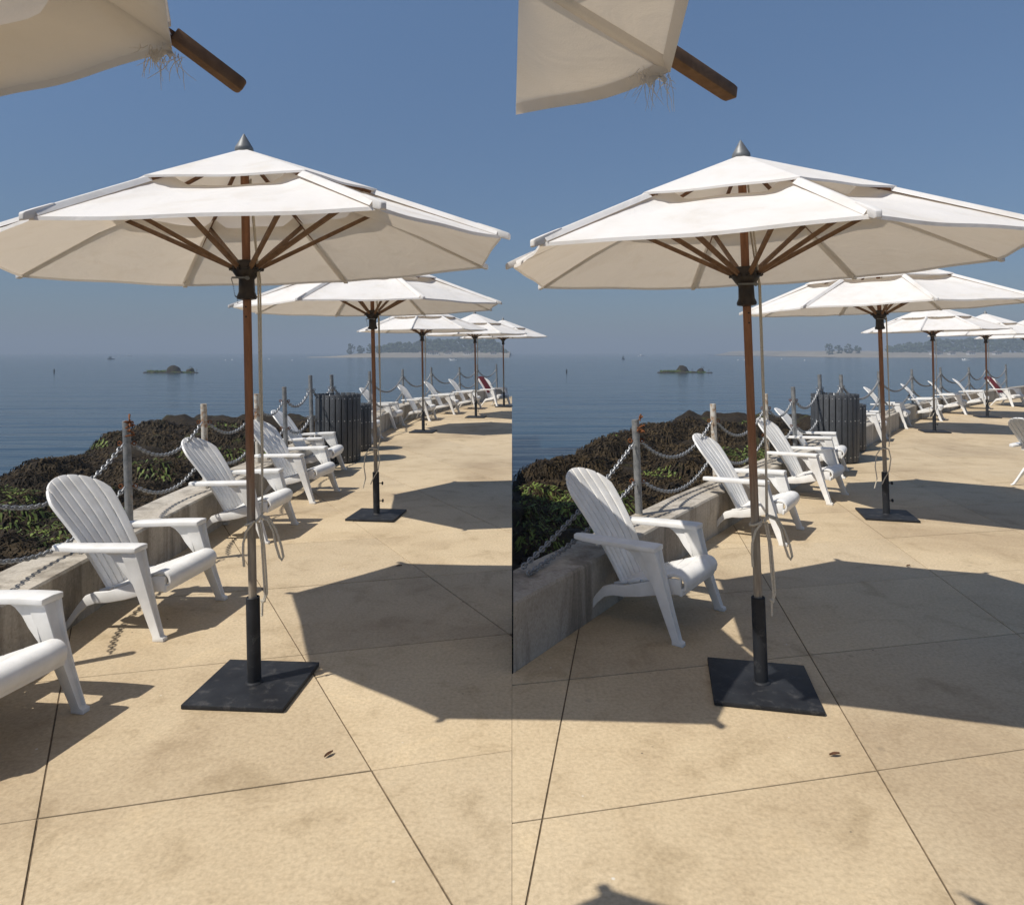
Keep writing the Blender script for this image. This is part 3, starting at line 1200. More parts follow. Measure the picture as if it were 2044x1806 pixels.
def make_umbrella(Rr=1.29, zt=2.70, zr=2.19, phase=0.0, weather=True, rope=1, base=0.25, knobs=True, stand=True, seg=8, outline=None, bare=None):
    """pole foot at the origin; phase turns the canopy"""
    root = empty('patio_umbrella', (0, 0, 0))
    parts = []
    if outline is None:
        outline = [Vector((math.cos(phase + k * PI / 4), math.sin(phase + k * PI / 4), 0)) * Rr for k in range(8)]
    OUT = [p / Rr for p in outline]

    def P(mb, name, mat, parent=None, **kw):
        o = mb.build(name, M[mat], parent or root, **kw)
        if parent is None:
            parts.append(o)
        return o
    if stand:
        mb = MB()
        mb.box((-base, -base, 0.002), (base, base, 0.024))
        bp = mb.build('base_plate', M['black_metal'], root, smooth=30, bevel=0.004)
        bp.name = 'base_plate'
        mb = MB()
        mb.lathe([(0.034, 0.024), (0.034, 0.455), (0.031, 0.458), (0.027, 0.458), (0.027, 0.40)], 20)
        mb.lathe([(0.045, 0.024), (0.042, 0.030), (0.036, 0.033)], 20)
        sl = P(mb, 'sleeve', 'black_metal', smooth=40)
        for zz in ((0.16, 0.34) if knobs else ()):
            mb = MB()
            mb.tube([(0.033, 0, zz), (0.058, 0, zz)], 0.005, 6)
            mb.tube([(0.058, 0, zz), (0.062, 0, zz), (0.072, 0, zz), (0.075, 0, zz)], [0.010, 0.018, 0.018, 0.010], 8)
            P(mb, 'knob', 'black_metal', sl, smooth=40)
    mb = MB()
    mb.lathe([(0.0205, 0.36 if stand else 0.0), (0.0205, 1.0), (0.0205, 1.6), (0.0205, zt + 0.02)], 16)
    P(mb, 'pole', 'teak_pole', smooth=40)
    for zz in (zr - 0.26, zr - 0.31):          # holes for the pin
        mb = MB()
        mb.tube([(0.001, -0.0222, zz), (0.001, 0.0222, zz)], 0.0045, 8)
        P(mb, 'pin_hole', 'liner_black', smooth=50)
    # finial
    mb = MB()
    mb.lathe([(0.022, zt + 0.008), (0.040, zt + 0.014), (0.046, zt + 0.026), (0.044, zt + 0.040), (0.004, zt + 0.108), (0.001, zt + 0.111)], 18)
    P(mb, 'finial', 'finial_metal', smooth=50)
    # upper hub, runner
    mb = MB()
    mb.lathe([(0.022, zt - 0.10), (0.050, zt - 0.09), (0.055, zt - 0.05), (0.040, zt - 0.03), (0.022, zt - 0.03)], 16)
    P(mb, 'top_hub', 'bronze', smooth=50)
    zh = zr - 0.07
    mb = MB()
    mb.lathe([(0.022, zh - 0.155), (0.046, zh - 0.15), (0.050, zh - 0.138), (0.040, zh - 0.115), (0.038, zh - 0.05), (0.052, zh - 0.035), (0.068, zh - 0.01), (0.070, zh + 0.012), (0.056, zh + 0.03), (0.050, zh + 0.045), (0.022, zh + 0.045)], 18)
    for k in range(8):
        d_ = OUT[k].normalized()
        s_ = Vector((-d_.y, d_.x, 0))
        for q in (-1, 1):
            c_ = d_ * 0.055 + s_ * q * 0.013 + Vector((0, 0, zh))
            mb.tube([c_ - d_ * 0.02, c_ + d_ * 0.028], 0.006, 6)
    hb = P(mb, 'runner', 'bronze', smooth=50)
    mb = MB()
    mb.tube([(-0.055, -0.05, zh - 0.045), (0.02, -0.062, zh - 0.047)], 0.005, 6)
    mb.tube([(0.018, -0.062, zh - 0.047), (0.03, -0.063, zh - 0.05), (0.036, -0.063, zh - 0.054)], [0.008, 0.011, 0.006], 8)
    P(mb, 'pin', 'finial_metal', hb, smooth=50)
    mb = MB()
    for k in range(22):
        t = k / 21
        c_ = Vector((-0.058 + 0.03 * t + 0.0 * t, -0.05, zh - 0.05 - 0.13 * t + 0.02 * math.sin(t * 9) * t))
        mb.tube([c_ - Vector((0, 0, .0025)), c_, c_ + Vector((0, 0, .0025))], [0.001, 0.003, 0.001], 5)
    P(mb, 'pin_chain', 'bronze', hb)
    # ribs and struts
    for k in range(8):
        d_ = OUT[k]
        s_ = Vector((-d_.y, d_.x, 0)).normalized()
        rings = []
        for r in (0.045, Rr * 0.5, Rr + 0.03):
            zc = rib_z(r, Rr, zt - 0.004, zr + 0.013)
            c_ = d_ * r + Vector((0, 0, zc))
            hw, hh = 0.0080, 0.0075
            rings.append([c_ - s_ * hw - Vector((0, 0, hh)), c_ + s_ * hw - Vector((0, 0, hh)), c_ + s_ * hw + Vector((0, 0, hh)), c_ - s_ * hw + Vector((0, 0, hh))])
        P(MB().loft(rings), 'rib', 'teak', smooth=30)
        rs = Rr * 0.50
        rings = []
        for t in (0.0, 1.0):
            r = 0.058 / d_.length + (rs - 0.058 / d_.length) * t
            zc = zh + 0.004 + (rib_z(rs, Rr, zt, zr) - 0.012 - zh) * t
            c_ = d_ * r + Vector((0, 0, zc))
            hw, hh = 0.008, 0.012
            rings.append([c_ - s_ * hw - Vector((0, 0, hh)), c_ + s_ * hw - Vector((0, 0, hh)), c_ + s_ * hw + Vector((0, 0, hh)), c_ - s_ * hw + Vector((0, 0, hh))])
        P(MB().loft(rings), 'strut', 'rib_wood', smooth=30)
    # canopy: eight cloth panels with a vented cap of eight more
    nt_, ns_ = seg * 2 - 2, seg
    for k in range(8):
        A, B = OUT[k], OUT[(k + 1) % 8]
        ph = random.uniform(0, 6)
        rows = []
        for i in range(ns_ + 1):
            s = i / ns_
            r = 0.56 + (Rr - 0.56) * s
            row = []
            for j in range(nt_ + 1):
                t = j / nt_
                bow = 4 * t * (1 - t)
                p = (A * (1 - t) + B * t) * r
                p *= 1 - 0.009 * bow * s * s
                zz = rib_z(r, Rr, zt, zr) - 0.055 * min(1.0, bow * 1.9) * (1 - s) ** 1.8 - 0.007 * bow * s
                zz += 0.004 * math.sin(ph + t * 9 + s * 3) * bow
                row.append(Vector((p.x, p.y, zz)))
            rows.append(row)
        last = rows[-1]
        rows.append([p + Vector((p.x * 0.001, p.y * 0.001, -0.014)) for p in last])
        P(MB().grid(rows), 'canopy_panel', 'canvas', smooth=40)
        rows = []
        for i in range(ns_ + 1):
            s = i / ns_
            r = 0.02 + (0.72 - 0.02) * s
            row = []
            for j in range(nt_ + 1):
                t = j / nt_
                bow = 4 * t * (1 - t)
                p = (A * (1 - t) + B * t) * r
                p *= 1 - 0.012 * bow * s * s
                zz = rib_z(max(r, 0.0), Rr, zt + 0.016, zr + 0.040) - 0.004 * bow * s + 0.003 * math.sin(ph + t * 8) * bow * s
                row.append(Vector((p.x, p.y, zz)))
            rows.append(row)
        rows.append([p + Vector((0, 0, -0.010)) for p in rows[-1]])
        P(MB().grid(rows), 'vent_panel', 'canvas', smooth=40)
        # pocket for the rib's end
        s_ = Vector((-A.y, A.x, 0)).normalized()
        rings = []
        for r, hw, up, dn in ((Rr - 0.10, 0.011, 0.024, 0.002), (Rr - 0.02, 0.014, 0.025, -0.010), (Rr + 0.034, 0.014, 0.024, -0.006), (Rr + 0.040, 0.010, 0.020, 0.000)):
            zc = rib_z(r, Rr, zt, zr)
            c_ = A * r + Vector((0, 0, zc))
            rings.append([c_ - s_ * hw + Vector((0, 0, dn)), c_ + s_ * hw + Vector((0, 0, dn)), c_ + s_ * hw + Vector((0, 0, up)), c_ - s_ * hw + Vector((0, 0, up))])
        if bare != k:
            P(MB().loft(rings), 'rib_pocket', 'canvas', smooth=40, bevel=0.002)
        # stitched hip seam over the rib
        rows = []
        for i in range(ns_ + 1):
            r = 0.70 + (Rr - 0.01 - 0.70) * i / ns_
            c_ = A * r + Vector((0, 0, rib_z(r, Rr, zt, zr)))
            rows.append([c_ - s_ * 0.026 + Vector((0, 0, -0.002)), c_ - s_ * 0.010 + Vector((0, 0, 0.020)), c_ - s_ * 0.008 + Vector((0, 0, 0.022)), c_ + s_ * 0.008 + Vector((0, 0, 0.022)), c_ + s_ * 0.010 + Vector((0, 0, 0.020)), c_ + s_ * 0.026 + Vector((0, 0, -0.002))])
        P(MB().grid(rows), 'hip_seam', 'canvas', smooth=60)
    # hoisting rope
    if rope:
        mb = MB()
        mb.tube([(0.03, 0.0, zt - 0.12), (0.055, -0.01, zh + 0.1), (0.062, -0.012, zh - 0.05), (0.060, -0.012, 1.55), (0.064, -0.012, 1.2), (0.060, -0.012, 0.86)], 0.0048, 7)
        mb.tube([(0.015, 0.02, zt - 0.12), (0.048, 0.004, zh + 0.1), (0.070, -0.004, zh - 0.05), (0.068, -0.006, 1.55), (0.066, -0.004, 1.2), (0.056, -0.004, 0.85)], 0.0048, 7)
        if rope == 1:
            # turn round the pole, bow and hanging ends
            ring = [(0.030 * math.cos(q * PI / 6) + 0.004, 0.030 * math.sin(q * PI / 6), 0.835 + 0.012 * math.cos(q * PI / 6)) for q in range(13)]
            mb.tube(ring, 0.0062, 7)
            mb.tube([(0.035, -0.025, 0.84), (0.060, -0.03, 0.868), (0.095, -0.032, 0.852), (0.120, -0.032, 0.80), (0.134, -0.03, 0.72), (0.150, -0.03, 0.665), (0.162, -0.03, 0.648), (0.170, -0.03, 0.665), (0.160, -0.03, 0.72), (0.135, -0.028, 0.80), (0.10, -0.027, 0.862), (0.06, -0.022, 0.875), (0.035, -0.02, 0.85)], 0.0062, 7)
            mb.tube([(0.02, -0.032, 0.838), (-0.012, -0.035, 0.80), (-0.030, -0.034, 0.74), (-0.033, -0.032, 0.68), (-0.030, -0.030, 0.62)], 0.0062, 7)
            mb.tube([(0.040, -0.02, 0.84), (0.058, -0.022, 0.74), (0.064, -0.022, 0.60), (0.070, -0.022, 0.47), (0.058, -0.028, 0.435), (0.056, -0.03, 0.37)], 0.0056, 7)
            mb.tube([(0.052, -0.02, 0.84), (0.070, -0.02, 0.72), (0.077, -0.02, 0.58), (0.080, -0.02, 0.48), (0.066, -0.026, 0.44)], 0.0056, 7)
            mb.tube([(0.050, -0.03, 0.452), (0.062, -0.028, 0.440), (0.074, -0.026, 0.444)], [0.004, 0.012, 0.004], 8)
        else:
            ring = [(0.030 * math.cos(q * PI / 6) + 0.004, 0.030 * math.sin(q * PI / 6), 0.70) for q in range(13)]
            mb.tube(ring, 0.006, 6)
            mb.tube([(0.02, -0.03, 0.70), (-0.05, -0.03, 0.71), (-0.10, -0.03, 0.64), (-0.115, -0.03, 0.52), (-0.10, -0.03, 0.40), (-0.13, -0.03, 0.30)], 0.006, 6)
            mb.tube([(0.03, -0.03, 0.70), (0.05, -0.03, 0.60), (0.03, -0.03, 0.48), (-0.02, -0.03, 0.40), (-0.05, -0.03, 0.34)], 0.006, 6)
            mb.tube([(0.060, -0.01, 0.86), (0.040, -0.02, 0.72)], 0.005, 6)
        P(mb, 'rope', 'rope', smooth=60)
    return root, parts


def lean_parts(parts, ax, ay):
    for o in parts:
        o.rotation_euler = (ax, ay, 0)


UMB = [  # pole foot, canopy turn, radius
    (508, 1370, 'main'), (752, 1030, 'second'), (845, 862, 'third'), (950, 833, 'fourth'), (1030, 812, 'fifth')]
for side in (0, 1):
    for i, (x, y, nm) in enumerate(UMB):
        pos = gp(side, x, y)
        if side == 0 and i == 4:
            pos.x = -0.25
        az = math.atan2(-pos.y, -pos.x)              # direction towards the camera
        if i == 0:
            ph = az + R(-5 if side == 0 else -6) + PI / 8
            Rr, zt, zr = (1.30, 2.70, 2.19) if side == 0 else (1.30, 2.67, 2.16)
        else:
            ph = az + R((-4, 14, 5, 9)[i - 1]) + PI / 8
            Rr, zt, zr = 1.36, 2.68, 2.16
        outl = None
        if i == 0:
            seen = (((-.465, -.96), (.935, -1.19), (1.31, -.63), (1.247, .51), (.217, 1.23), (-.985, 1.47), (-1.715, .86), (-1.175, -.35)),
                    ((-1.14, -.91), (.065, -1.19), (1.05, -.67), (1.575, .48), (1.1, 1.14), (.12, 1.46), (-1.045, .89), (-1.16, -.40)))[side]
            outl = []
            for k in range(8):
                a_ = ph - PI / 4 + k * PI / 4
                v_ = Vector((math.cos(a_), math.sin(a_), 0)) * 1.30 * 0.35 + Vector((seen[k][0], seen[k][1], 0)) * 0.65
                gx = pos.x - (0.045, 0.085)[side] + v_.x
                if side == 0 and gx > -0.012:
                    v_.x -= gx + 0.012
                if side == 1 and gx < 0.004:
                    v_.x += 0.004 - gx
                outl.append(v_)
        root, parts = make_umbrella(Rr, zt, zr, ph, outline=outl, rope=1 if i == 0 else (2 if i < 4 else 0), seg=8 if i < 2 else 5, knobs=i > 0)
        root.location = (pos.x, pos.y, 0)
        lean_parts(parts, 0, R((-1.1, -2.2)[side] if i == 0 else (-1.2, -2.0)[side] * (1.0 if i == 1 else 0.6)))
        for o in root.children:
            if o.name.startswith('base_plate'):
                o.rotation_euler = (0, 0, R((-4 if side == 0 else -12) - (0 if i == 0 else 3)))
        tag(root, ['white vented canvas umbrella with teak pole, largest and nearest of the %s half' % HALF[side],
                   'white canvas umbrella right behind the largest one in the %s half' % HALF[side],
                   'third white canvas umbrella receding along the %s half terrace' % HALF[side],
                   'fourth white canvas umbrella receding along the %s half terrace' % HALF[side],
                   'farthest white canvas umbrella, mostly cut at the right of the %s half' % HALF[side]][i], 'umbrella', 'white umbrellas of the %s half' % HALF[side])

# ---- the umbrella overhead in the left half: a corner of it hangs into the picture
def flap(mb, rows):
    mb.grid(rows)


def fray(root, c, d_, n, seed, loc):
    """loose threads and a torn scrap hanging from a corner"""
    rng = random.Random(seed)
    mb = MB()
    for _ in range(n):
        p = c + Vector((rng.uniform(-.03, .03), rng.uniform(-.02, .02), rng.uniform(-.01, .006)))
        pts = [p]
        v = Vector((rng.uniform(-.3, .3), rng.uniform(-.3, .3), -1)) * rng.uniform(0.002, 0.0055)
        for _k in range(5):
            v = v + Vector((rng.uniform(-.004, .004), rng.uniform(-.004, .004), rng.uniform(-.004, .002)))
            pts.append(pts[-1] + v)
        mb.tube(pts, [0.0007, 0.0007, 0.0006, 0.0006, 0.0005, 0.0003], 4)
    rows = []
    for k in range(5):
        rows.append([c + Vector((-0.02 + 0.010 * q + 0.003 * math.sin(k * 2 + q), 0.004 * math.sin(q * 2.0 + k), -0.002 - 0.006 * k * (0.6 + 0.4 * math.sin(q * 1.7)))) for q in range(5)])
    mb.grid(rows)
    mb.v = [tuple(Vector(p) - loc) for p in mb.v]
    return mb.build('frayed_threads', M['canvas'], root, smooth=60)


def bare_rib(root, start, end, loc):
    d_ = (end - start).normalized()
    s_ = d_.cross(Vector((0, 0, 1))).normalized()
    u_ = s_.cross(d_)
    rings = []
    for t, hw, hh in ((0, .0135, .012), (0.93, .0135, .012), (0.98, .0125, .011), (1.0, .0095, .008)):
        c_ = start + (end - start) * t
        rings.append([c_ - s_ * hw - u_ * hh, c_ + s_ * hw - u_ * hh, c_ + s_ * hw + u_ * hh, c_ - s_ * hw + u_ * hh])
    mb = MB().loft(rings)
    mb.v = [tuple(Vector(p) - loc) for p in mb.v]
    return mb.build('rib_end', M['rib_wood'], root, smooth=30, bevel=0.002)


corner = ap(0, 350, 122, 1.20)
tip = ap(0, 485, 176, 1.31)
ang = R(47)
Ro = 0.72
cen = corner.to_2d() - Vector((math.cos(ang), math.sin(ang))) * Ro
zr_ = corner.z + 0.045
root, parts = make_umbrella(Ro, zr_ + 0.27, zr_, ang, rope=0, bare=0)
cen = cen + Vector((0.075, -0.045))
root.location = (cen.x, cen.y, 0)
tag(root, 'beige canvas umbrella overhead, one frayed corner and bare rib end, top left of picture', 'umbrella')
lean_parts(parts, R(-2.0), R(-2.5))
loc = Vector((cen.x, cen.y, 0))
RL = Matrix.Rotation(R(-2.5), 4, 'Y') @ Matrix.Rotation(R(-2.0), 4, 'X')
corner = loc + RL @ Vector((math.cos(ang) * Ro, math.sin(ang) * Ro, zr_))
bare_rib(root, corner + (tip - corner) * 0.02 + Vector((0, 0, 0.016)), tip, loc)
fray(root, corner + Vector((-0.015, -0.005, -0.012)), None, 34, 3, loc)

# ---- right half: a narrow cantilever half parasol, its straight side along the middle of the picture
hub = Vector((0.012, 1.13, 2.315))
C0 = ap(1, 8, 214, 1.44)
C0.x = 0.008
C1 = ap(1, 305, 128, 1.215)
C2 = Vector((0.185, 0.45, 2.22))
C3 = Vector((0.012, -0.55, 2.24))
loc = Vector((0.10, -0.80, 0.0))
root = empty('half_parasol', loc)
tag(root, 'beige canvas half parasol overhead, frayed corner with bare rib, top of right half', 'umbrella')


def cloth(a, b_, sag, drop, lift=0.0, n=9):
    rows = []
    for i in range(n):
        s_ = i / (n - 1)
        row = []
        for j in range(n):
            t = j / (n - 1)
            bow = 4 * t * (1 - t)
            e_ = a * (1 - t) + b_ * t + Vector((0, 0, -drop * bow))
            mid = hub * 0.999 + (b_ - a) * 0.001 * t
            p = mid * (1 - s_) + e_ * s_ + Vector((0, 0, -sag * bow * s_ * (1 - s_) + lift * math.sin(t * 7) * s_ * .3))
            row.append(p - loc)
        rows.append(row)
    lst = rows[-1]
    rows.append([p + Vector((0, 0, -0.016)) for p in lst])
    rows.append([p + (hub - loc - p) * 0.06 + Vector((0, 0, -0.006)) for p in lst])
    MB().grid(rows).build('canopy_panel', M['canvas'], root, smooth=50)


cloth(C0, C1, 0.05, 0.012, 0.012)
cloth(C1, C2, 0.02, 0.0)
cloth(C2, C3, 0.02, 0.0)
d_ = (C1 - hub).normalized()
s_ = d_.cross(Vector((0, 0, 1))).normalized()
rows = []
for i in range(9):
    c_ = hub + (C1 - hub) * (0.05 + 0.93 * i / 8) - loc
    rows.append([c_ - s_ * 0.016 + Vector((0, 0, -.001)), c_ - s_ * 0.010 + Vector((0, 0, -.010)), c_ + s_ * 0.010 + Vector((0, 0, -.010)), c_ + s_ * 0.016 + Vector((0, 0, -.001))])
MB().grid(rows).build('hip_seam', M['canvas'], root, smooth=60)
bare_rib(root, C1 + (hub - C1) * 0.04 + Vector((0, 0, 0.018)), ap(1, 431, 190, 1.33), loc)
fray(root, C1 + Vector((-0.025, 0.01, -0.012)), None, 34, 4, loc)
MB().tube([hub - loc + Vector((0.02, 0, 0.03)), Vector((0.07, 0.1, 2.75)) + Vector((0, -0.1, 0)), Vector((0, 0, 2.62)), Vector((0, 0, 0.0))], 0.022, 10).build('cantilever_pole', M['teak_pole'], root, smooth=40)
MB().box((-0.22, -0.22, 0.002), (0.22, 0.22, 0.024)).build('base_plate', M['black_metal'], root, smooth=30, bevel=0.004)

bpy.context.view_layer.update()

# ------------------------------------------------------------------ litter bins
def make_bin(name, rad, ht, nsl):
    root = empty(name, (0, 0, 0))
    MB().lathe([(rad - 0.045, 0.03), (rad - 0.04, ht - 0.06), (rad - 0.06, ht - 0.06), (rad - 0.065, ht - 0.25)], 28).build('liner', M['liner_black'], root, smooth=40)
    for zz in (0.10, ht * 0.62, ht - 0.10):
        mb = MB()
        mb.lathe([(rad - 0.036, zz - 0.02), (rad - 0.024, zz - 0.02), (rad - 0.024, zz + 0.02), (rad - 0.036, zz + 0.02)], 32)
        mb.build('hoop', M['black_metal'], root, smooth=40)
    w_ = 2 * PI * rad / nsl * 0.82
    me = MB().box((-w_ / 2, -0.010, 0.02), (w_ / 2, 0.012, ht)).mesh('slat', M['slat_grey'], smooth=30, bevel=0.004)
    bmb = MB()
    for zz in (0.10, ht * 0.62, ht - 0.06):
        bmb.tube([(0, 0.012, zz), (0, 0.015, zz), (0, 0.016, zz)], [0.009, 0.008, 0.003], 8)
    bme = bmb.mesh('bolt', M['bolt_metal'], smooth=40)
    for k in range(nsl):
        a = 2 * PI * k / nsl
        o = obj('slat', me, root)
        o.location = ((rad - 0.012) * math.cos(a), (rad - 0.012) * math.sin(a), random.uniform(-.004, .004))
        o.rotation_euler = (0, 0, a - PI / 2)
        bo = obj('bolt', bme, o)
    return root


for side in (0, 1):
    b1 = make_bin('litter_bin', 0.345, 1.05, 24)
    p = gp(side, 665, 926)
    b1.location = (p.x, p.y + 0.30, 0)
    tag(b1, 'tall round litter bin of dark grey slats in the %s half' % HALF[side], 'bin', 'slatted bins of the %s half' % HALF[side])
    b2 = make_bin('litter_bin', 0.28, 0.80, 20)
    p = gp(side, 695, 905)
    b2.location = (p.x + 0.02, p.y + 0.42, 0)
    tag(b2, 'lower dark grey slatted bin tucked behind the tall one, %s half' % HALF[side], 'bin', 'slatted bins of the %s half' % HALF[side])


# ------------------------------------------------------------------ far out: headland, boats, buoys, islet
def ico(mb, c, r, rng, sub=1, flat=0.8):
    bm = bmesh.new()
    bmesh.ops.create_icosphere(bm, subdivisions=sub, radius=1)
    vs = []
    for v in bm.verts:
        k = r * rng.uniform(0.72, 1.25)
        vs.append(Vector(c) + Vector((v.co.x * k, v.co.y * k, v.co.z * k * flat)))
    fs = [tuple(v.index for v in f_.verts) for f_ in bm.faces]
    bm.free()
    mb.add(vs, fs)


for side in (0, 1):
    rng = random.Random(50 + side)
    D = 450.0
    KD = D / 900.0
    X = lambda x: (x + (0 if side == 0 else 1018) - CX) / F * D
    end = 1017 if side == 0 else 1150
    # low land with a beach
    rows = []
    for k in range(61):
        x = 628 + (end - 628) * k / 60
        hgt = 0.2 + 2.6 * max(0, min(1, (x - 640) / 60)) + 0.5 * noise.noise(Vector((k * .4, 0, side)))
        xx = X(x)
        rows.append([Vector((xx, D - 26, SEA - 1)), Vector((xx, D - 14, SEA + 0.25 + 0.4 * min(1, hgt / 2))), Vector((xx, D + 8, SEA + hgt * 0.6)), Vector((xx, D + 40, SEA + hgt)), Vector((xx, D + 260, SEA + hgt * 1.6)), Vector((xx, D + 262, SEA - 1))])
    o = MB().grid(rows).build('headland', M['sand'], smooth=60)
    tag(o, 'low sandy headland across the water in the %s half' % HALF[side], kind='structure')
    # single trees at its tip
    for q, (x, top, wpx) in enumerate(((679, 687, 19), (699, 690, 17), (721, 687, 18), (740, 691, 15))):
        base = Vector((X(x), D + 30, SEA + 1.5))
        ht = (HY - top) / F * (D + 30) + H - base.z
        root = empty('shore_tree', base)
        MB().tube([(0, 0, -1), (0.2, 0, ht * .3), (0.1, 0, ht * .7)], [0.7, 0.5, 0.2], 6).build('trunk', M['far_bark'], root)
        mb = MB()
        wr = wpx / F * D * 0.5
        for _ in range(46):
            a, rr, hh = rng.uniform(0, 6.28), math.sqrt(rng.random()), rng.uniform(0.10, 1.0)
            k = math.sin(PI * min(1, 0.12 + hh * 0.82)) ** 0.5
            ico(mb, (math.cos(a) * rr * wr * k, math.sin(a) * rr * wr * k, hh * ht), rng.uniform(0.8, 1.7) * KD, rng)
        mb.build('crown', M['far_leaf'], root)
        tag(root, '%s round tree at the tip of the %s headland' % (('leftmost', 'second', 'third', 'fourth')[q], HALF[side]), 'tree', 'trees at the tip of the %s headland' % HALF[side])
    # the wood behind
    mb = MB()
    for _ in range(1700):
        x = rng.uniform(752, end)
        t = min(1, (x - 745) / 130)
        d_ = D + 40 + rng.uniform(0, 160)
        topy = 692 - 15 * t - 2.0 * math.sin(x * .09) - 1.2 * math.sin(x * .31)
        ht = ((HY - topy) / F * d_ + H - SEA) * (min(1.0, 0.15 + (end - x) / 40) if side == 0 else 1.0)
        hh = ht * rng.uniform(0.25, 1.0)
        ico(mb, ((x + (0 if side == 0 else 1018) - CX) / F * d_, d_, SEA + hh), rng.uniform(1.2, 3.4) * KD, rng)
    o = mb.build('far_wood', M['far_leaf'])
    tag(o, 'dark wooded ridge behind the beach of the %s headland' % HALF[side], 'wood', kind='stuff')
    # houses by the beach
    for q, x in enumerate((858, 868, 893, 932, 985)):
        if side == 0 and x > 1000:
            continue
        c_ = Vector((X(x), D + 6, SEA + 1.6))
        root = empty('beach_house', c_)
        root.scale = (KD, KD, KD)
        wd, dp, ht = rng.uniform(6, 11), 6, rng.uniform(2.4, 3.6)
        MB().box((-wd / 2, -dp / 2, -1), (wd / 2, dp / 2, ht)).build('wall', M['house_wall'], root)
        MB().prism([(-wd / 2 - .5, ht + .01), (wd / 2 + .5, ht + .01), (wd * 0.1, ht + 2.2), (-wd * 0.1, ht + 2.2)], -dp / 2 - .5, dp / 2 + .5).build('roof', M['house_roof'], root)
        for s_ in (-0.28, 0.0, 0.28):
            MB().box((wd * s_ - .5, -dp / 2 - .05, .8), (wd * s_ + .5, -dp / 2 + .05, ht - .6)).build('window', M['house_pane'], root)
        tag(root, 'small pale beach house, %s from the left, on the %s headland' % (('first', 'second', 'third', 'fourth', 'fifth')[q], HALF[side]), 'house', 'beach houses of the %s headland' % HALF[side])

    # boats
    def hull(mb, L, W, D_, z0=0):
        rings = []
        for t in (-1, -0.6, 0, 0.5, 0.85, 1.0):
            wd = W * (0.85 if t == -1 else (1 if t < 0.3 else max(0.05, 1 - (t - 0.3) ** 1.5 * 1.7)))
            sh = D_ * (1 + 0.25 * max(0, t))
            rings.append([Vector((t * L / 2, -wd / 2, z0 + sh)), Vector((t * L / 2, -wd * .38, z0 - 0.2)), Vector((t * L / 2, 0, z0 - 0.4)), Vector((t * L / 2, wd * .38, z0 - 0.2)), Vector((t * L / 2, wd / 2, z0 + sh))])
        mb.loft(rings)

    def sea_at(x, y):
        z = (H - SEA) * F / (y - HY)
        return Vector(((x + dx(side, HY + 0) * (1 if side else 0) - CX) / F * z, z, SEA))
    # working boat
    p = sea_at(221, 717.5)
    s = p.y / F * 12 / 9.0
    root = empty('fishing_boat', p, R(250))
    root.scale = (s, s, s)
    mb = MB(); hull(mb, 11, 3.6, 1.3); mb.build('hull', M['boat_dark'], root)
    MB().box((-0.5, -1.2, 1.0), (2.4, 1.2, 4.0)).build('wheelhouse', M['boat_dark'], root, bevel=.1)
    MB().box((-0.1, -1.25, 2.7), (2.45, 1.25, 3.5)).build('window', M['boat_glass'], root)
    MB().tube([(-2, 0, 1), (-2, 0, 7)], .14, 6).build('mast', M['boat_dark'], root)
    MB().tube([(1.0, 0, 4), (1.0, 0, 6)], .1, 6).build('mast', M['boat_dark'], root)
    tag(root, 'small dark fishing boat with masts on the horizon of the %s half' % HALF[side], 'boat')
    # white motorboats
    for x, y, L, nm, hd in ((257, 711, 12, 'white cabin boat near the horizon, right of the fishing boat', 10), (905, 719.5, 14, 'white moored motorboat off the headland', 175)):
        p = sea_at(x, y)
        s = p.y / F * L / 8.0
        root = empty('motorboat', p, R(hd))
        root.scale = (s, s, s)
        mb = MB(); hull(mb, 8, 2.6, 1.0); mb.build('hull', M['boat_white'], root)
        MB().prism([(-1.2, 0.9), (1.6, 0.9), (0.8, 2.2), (-0.9, 2.3)], -0.95, 0.95).build('cabin', M['boat_white'], root)
        MB().prism([(-0.8, 1.4), (1.15, 1.4), (0.8, 2.0), (-0.7, 2.0)], -0.97, 0.97).build('window', M['boat_glass'], root)
        tag(root, nm + ', %s half' % HALF[side], 'boat', 'white boats of the %s half' % HALF[side])
    # mooring buoys
    for q, (x, y) in enumerate(((450, 719), (463, 718.5), (537, 717), (583, 719.5), (898, 717.5))):
        p = sea_at(x, y)
        r = p.y / F * 1.3
        root = empty('buoy', p)
        MB().lathe([(0.02, -r * .5), (r * .8, -r * .3), (r, r * .2), (r * .7, r * .8), (r * .2, r), (0.02, r * 1.02)], 12).build('float', M['boat_white'], root, smooth=60)
        MB().tube([(0, 0, r), (0, 0, r * 1.7)], r * .12, 6).build('ring', M['chain_metal'], root)
        tag(root, '%s white mooring buoy from the left in the %s half' % (('first', 'second', 'third', 'fourth', 'fifth')[q], HALF[side]), 'buoy', 'mooring buoys of the %s half' % HALF[side])
    # dark stake
    p = sea_at(108, 744)
    root = empty('marker_stake', p)
    s = p.y / F
    MB().tube([(0, 0, -1), (0, 0, 4 * s), (0.2 * s, 0, 7.5 * s)], [1.2 * s, 1.2 * s, 0.9 * s], 8).build('stake', M['bird_black'], root)
    MB().lathe([(1.4 * s, 3.2 * s), (1.7 * s, 4 * s), (1.4 * s, 4.8 * s)], 8).build('band', M['boat_dark'], root)
    tag(root, 'short dark marker stake standing in the sea, %s half' % HALF[side], 'stake')
    # islet
    c0 = sea_at(345, 744)
    s = c0.y / F
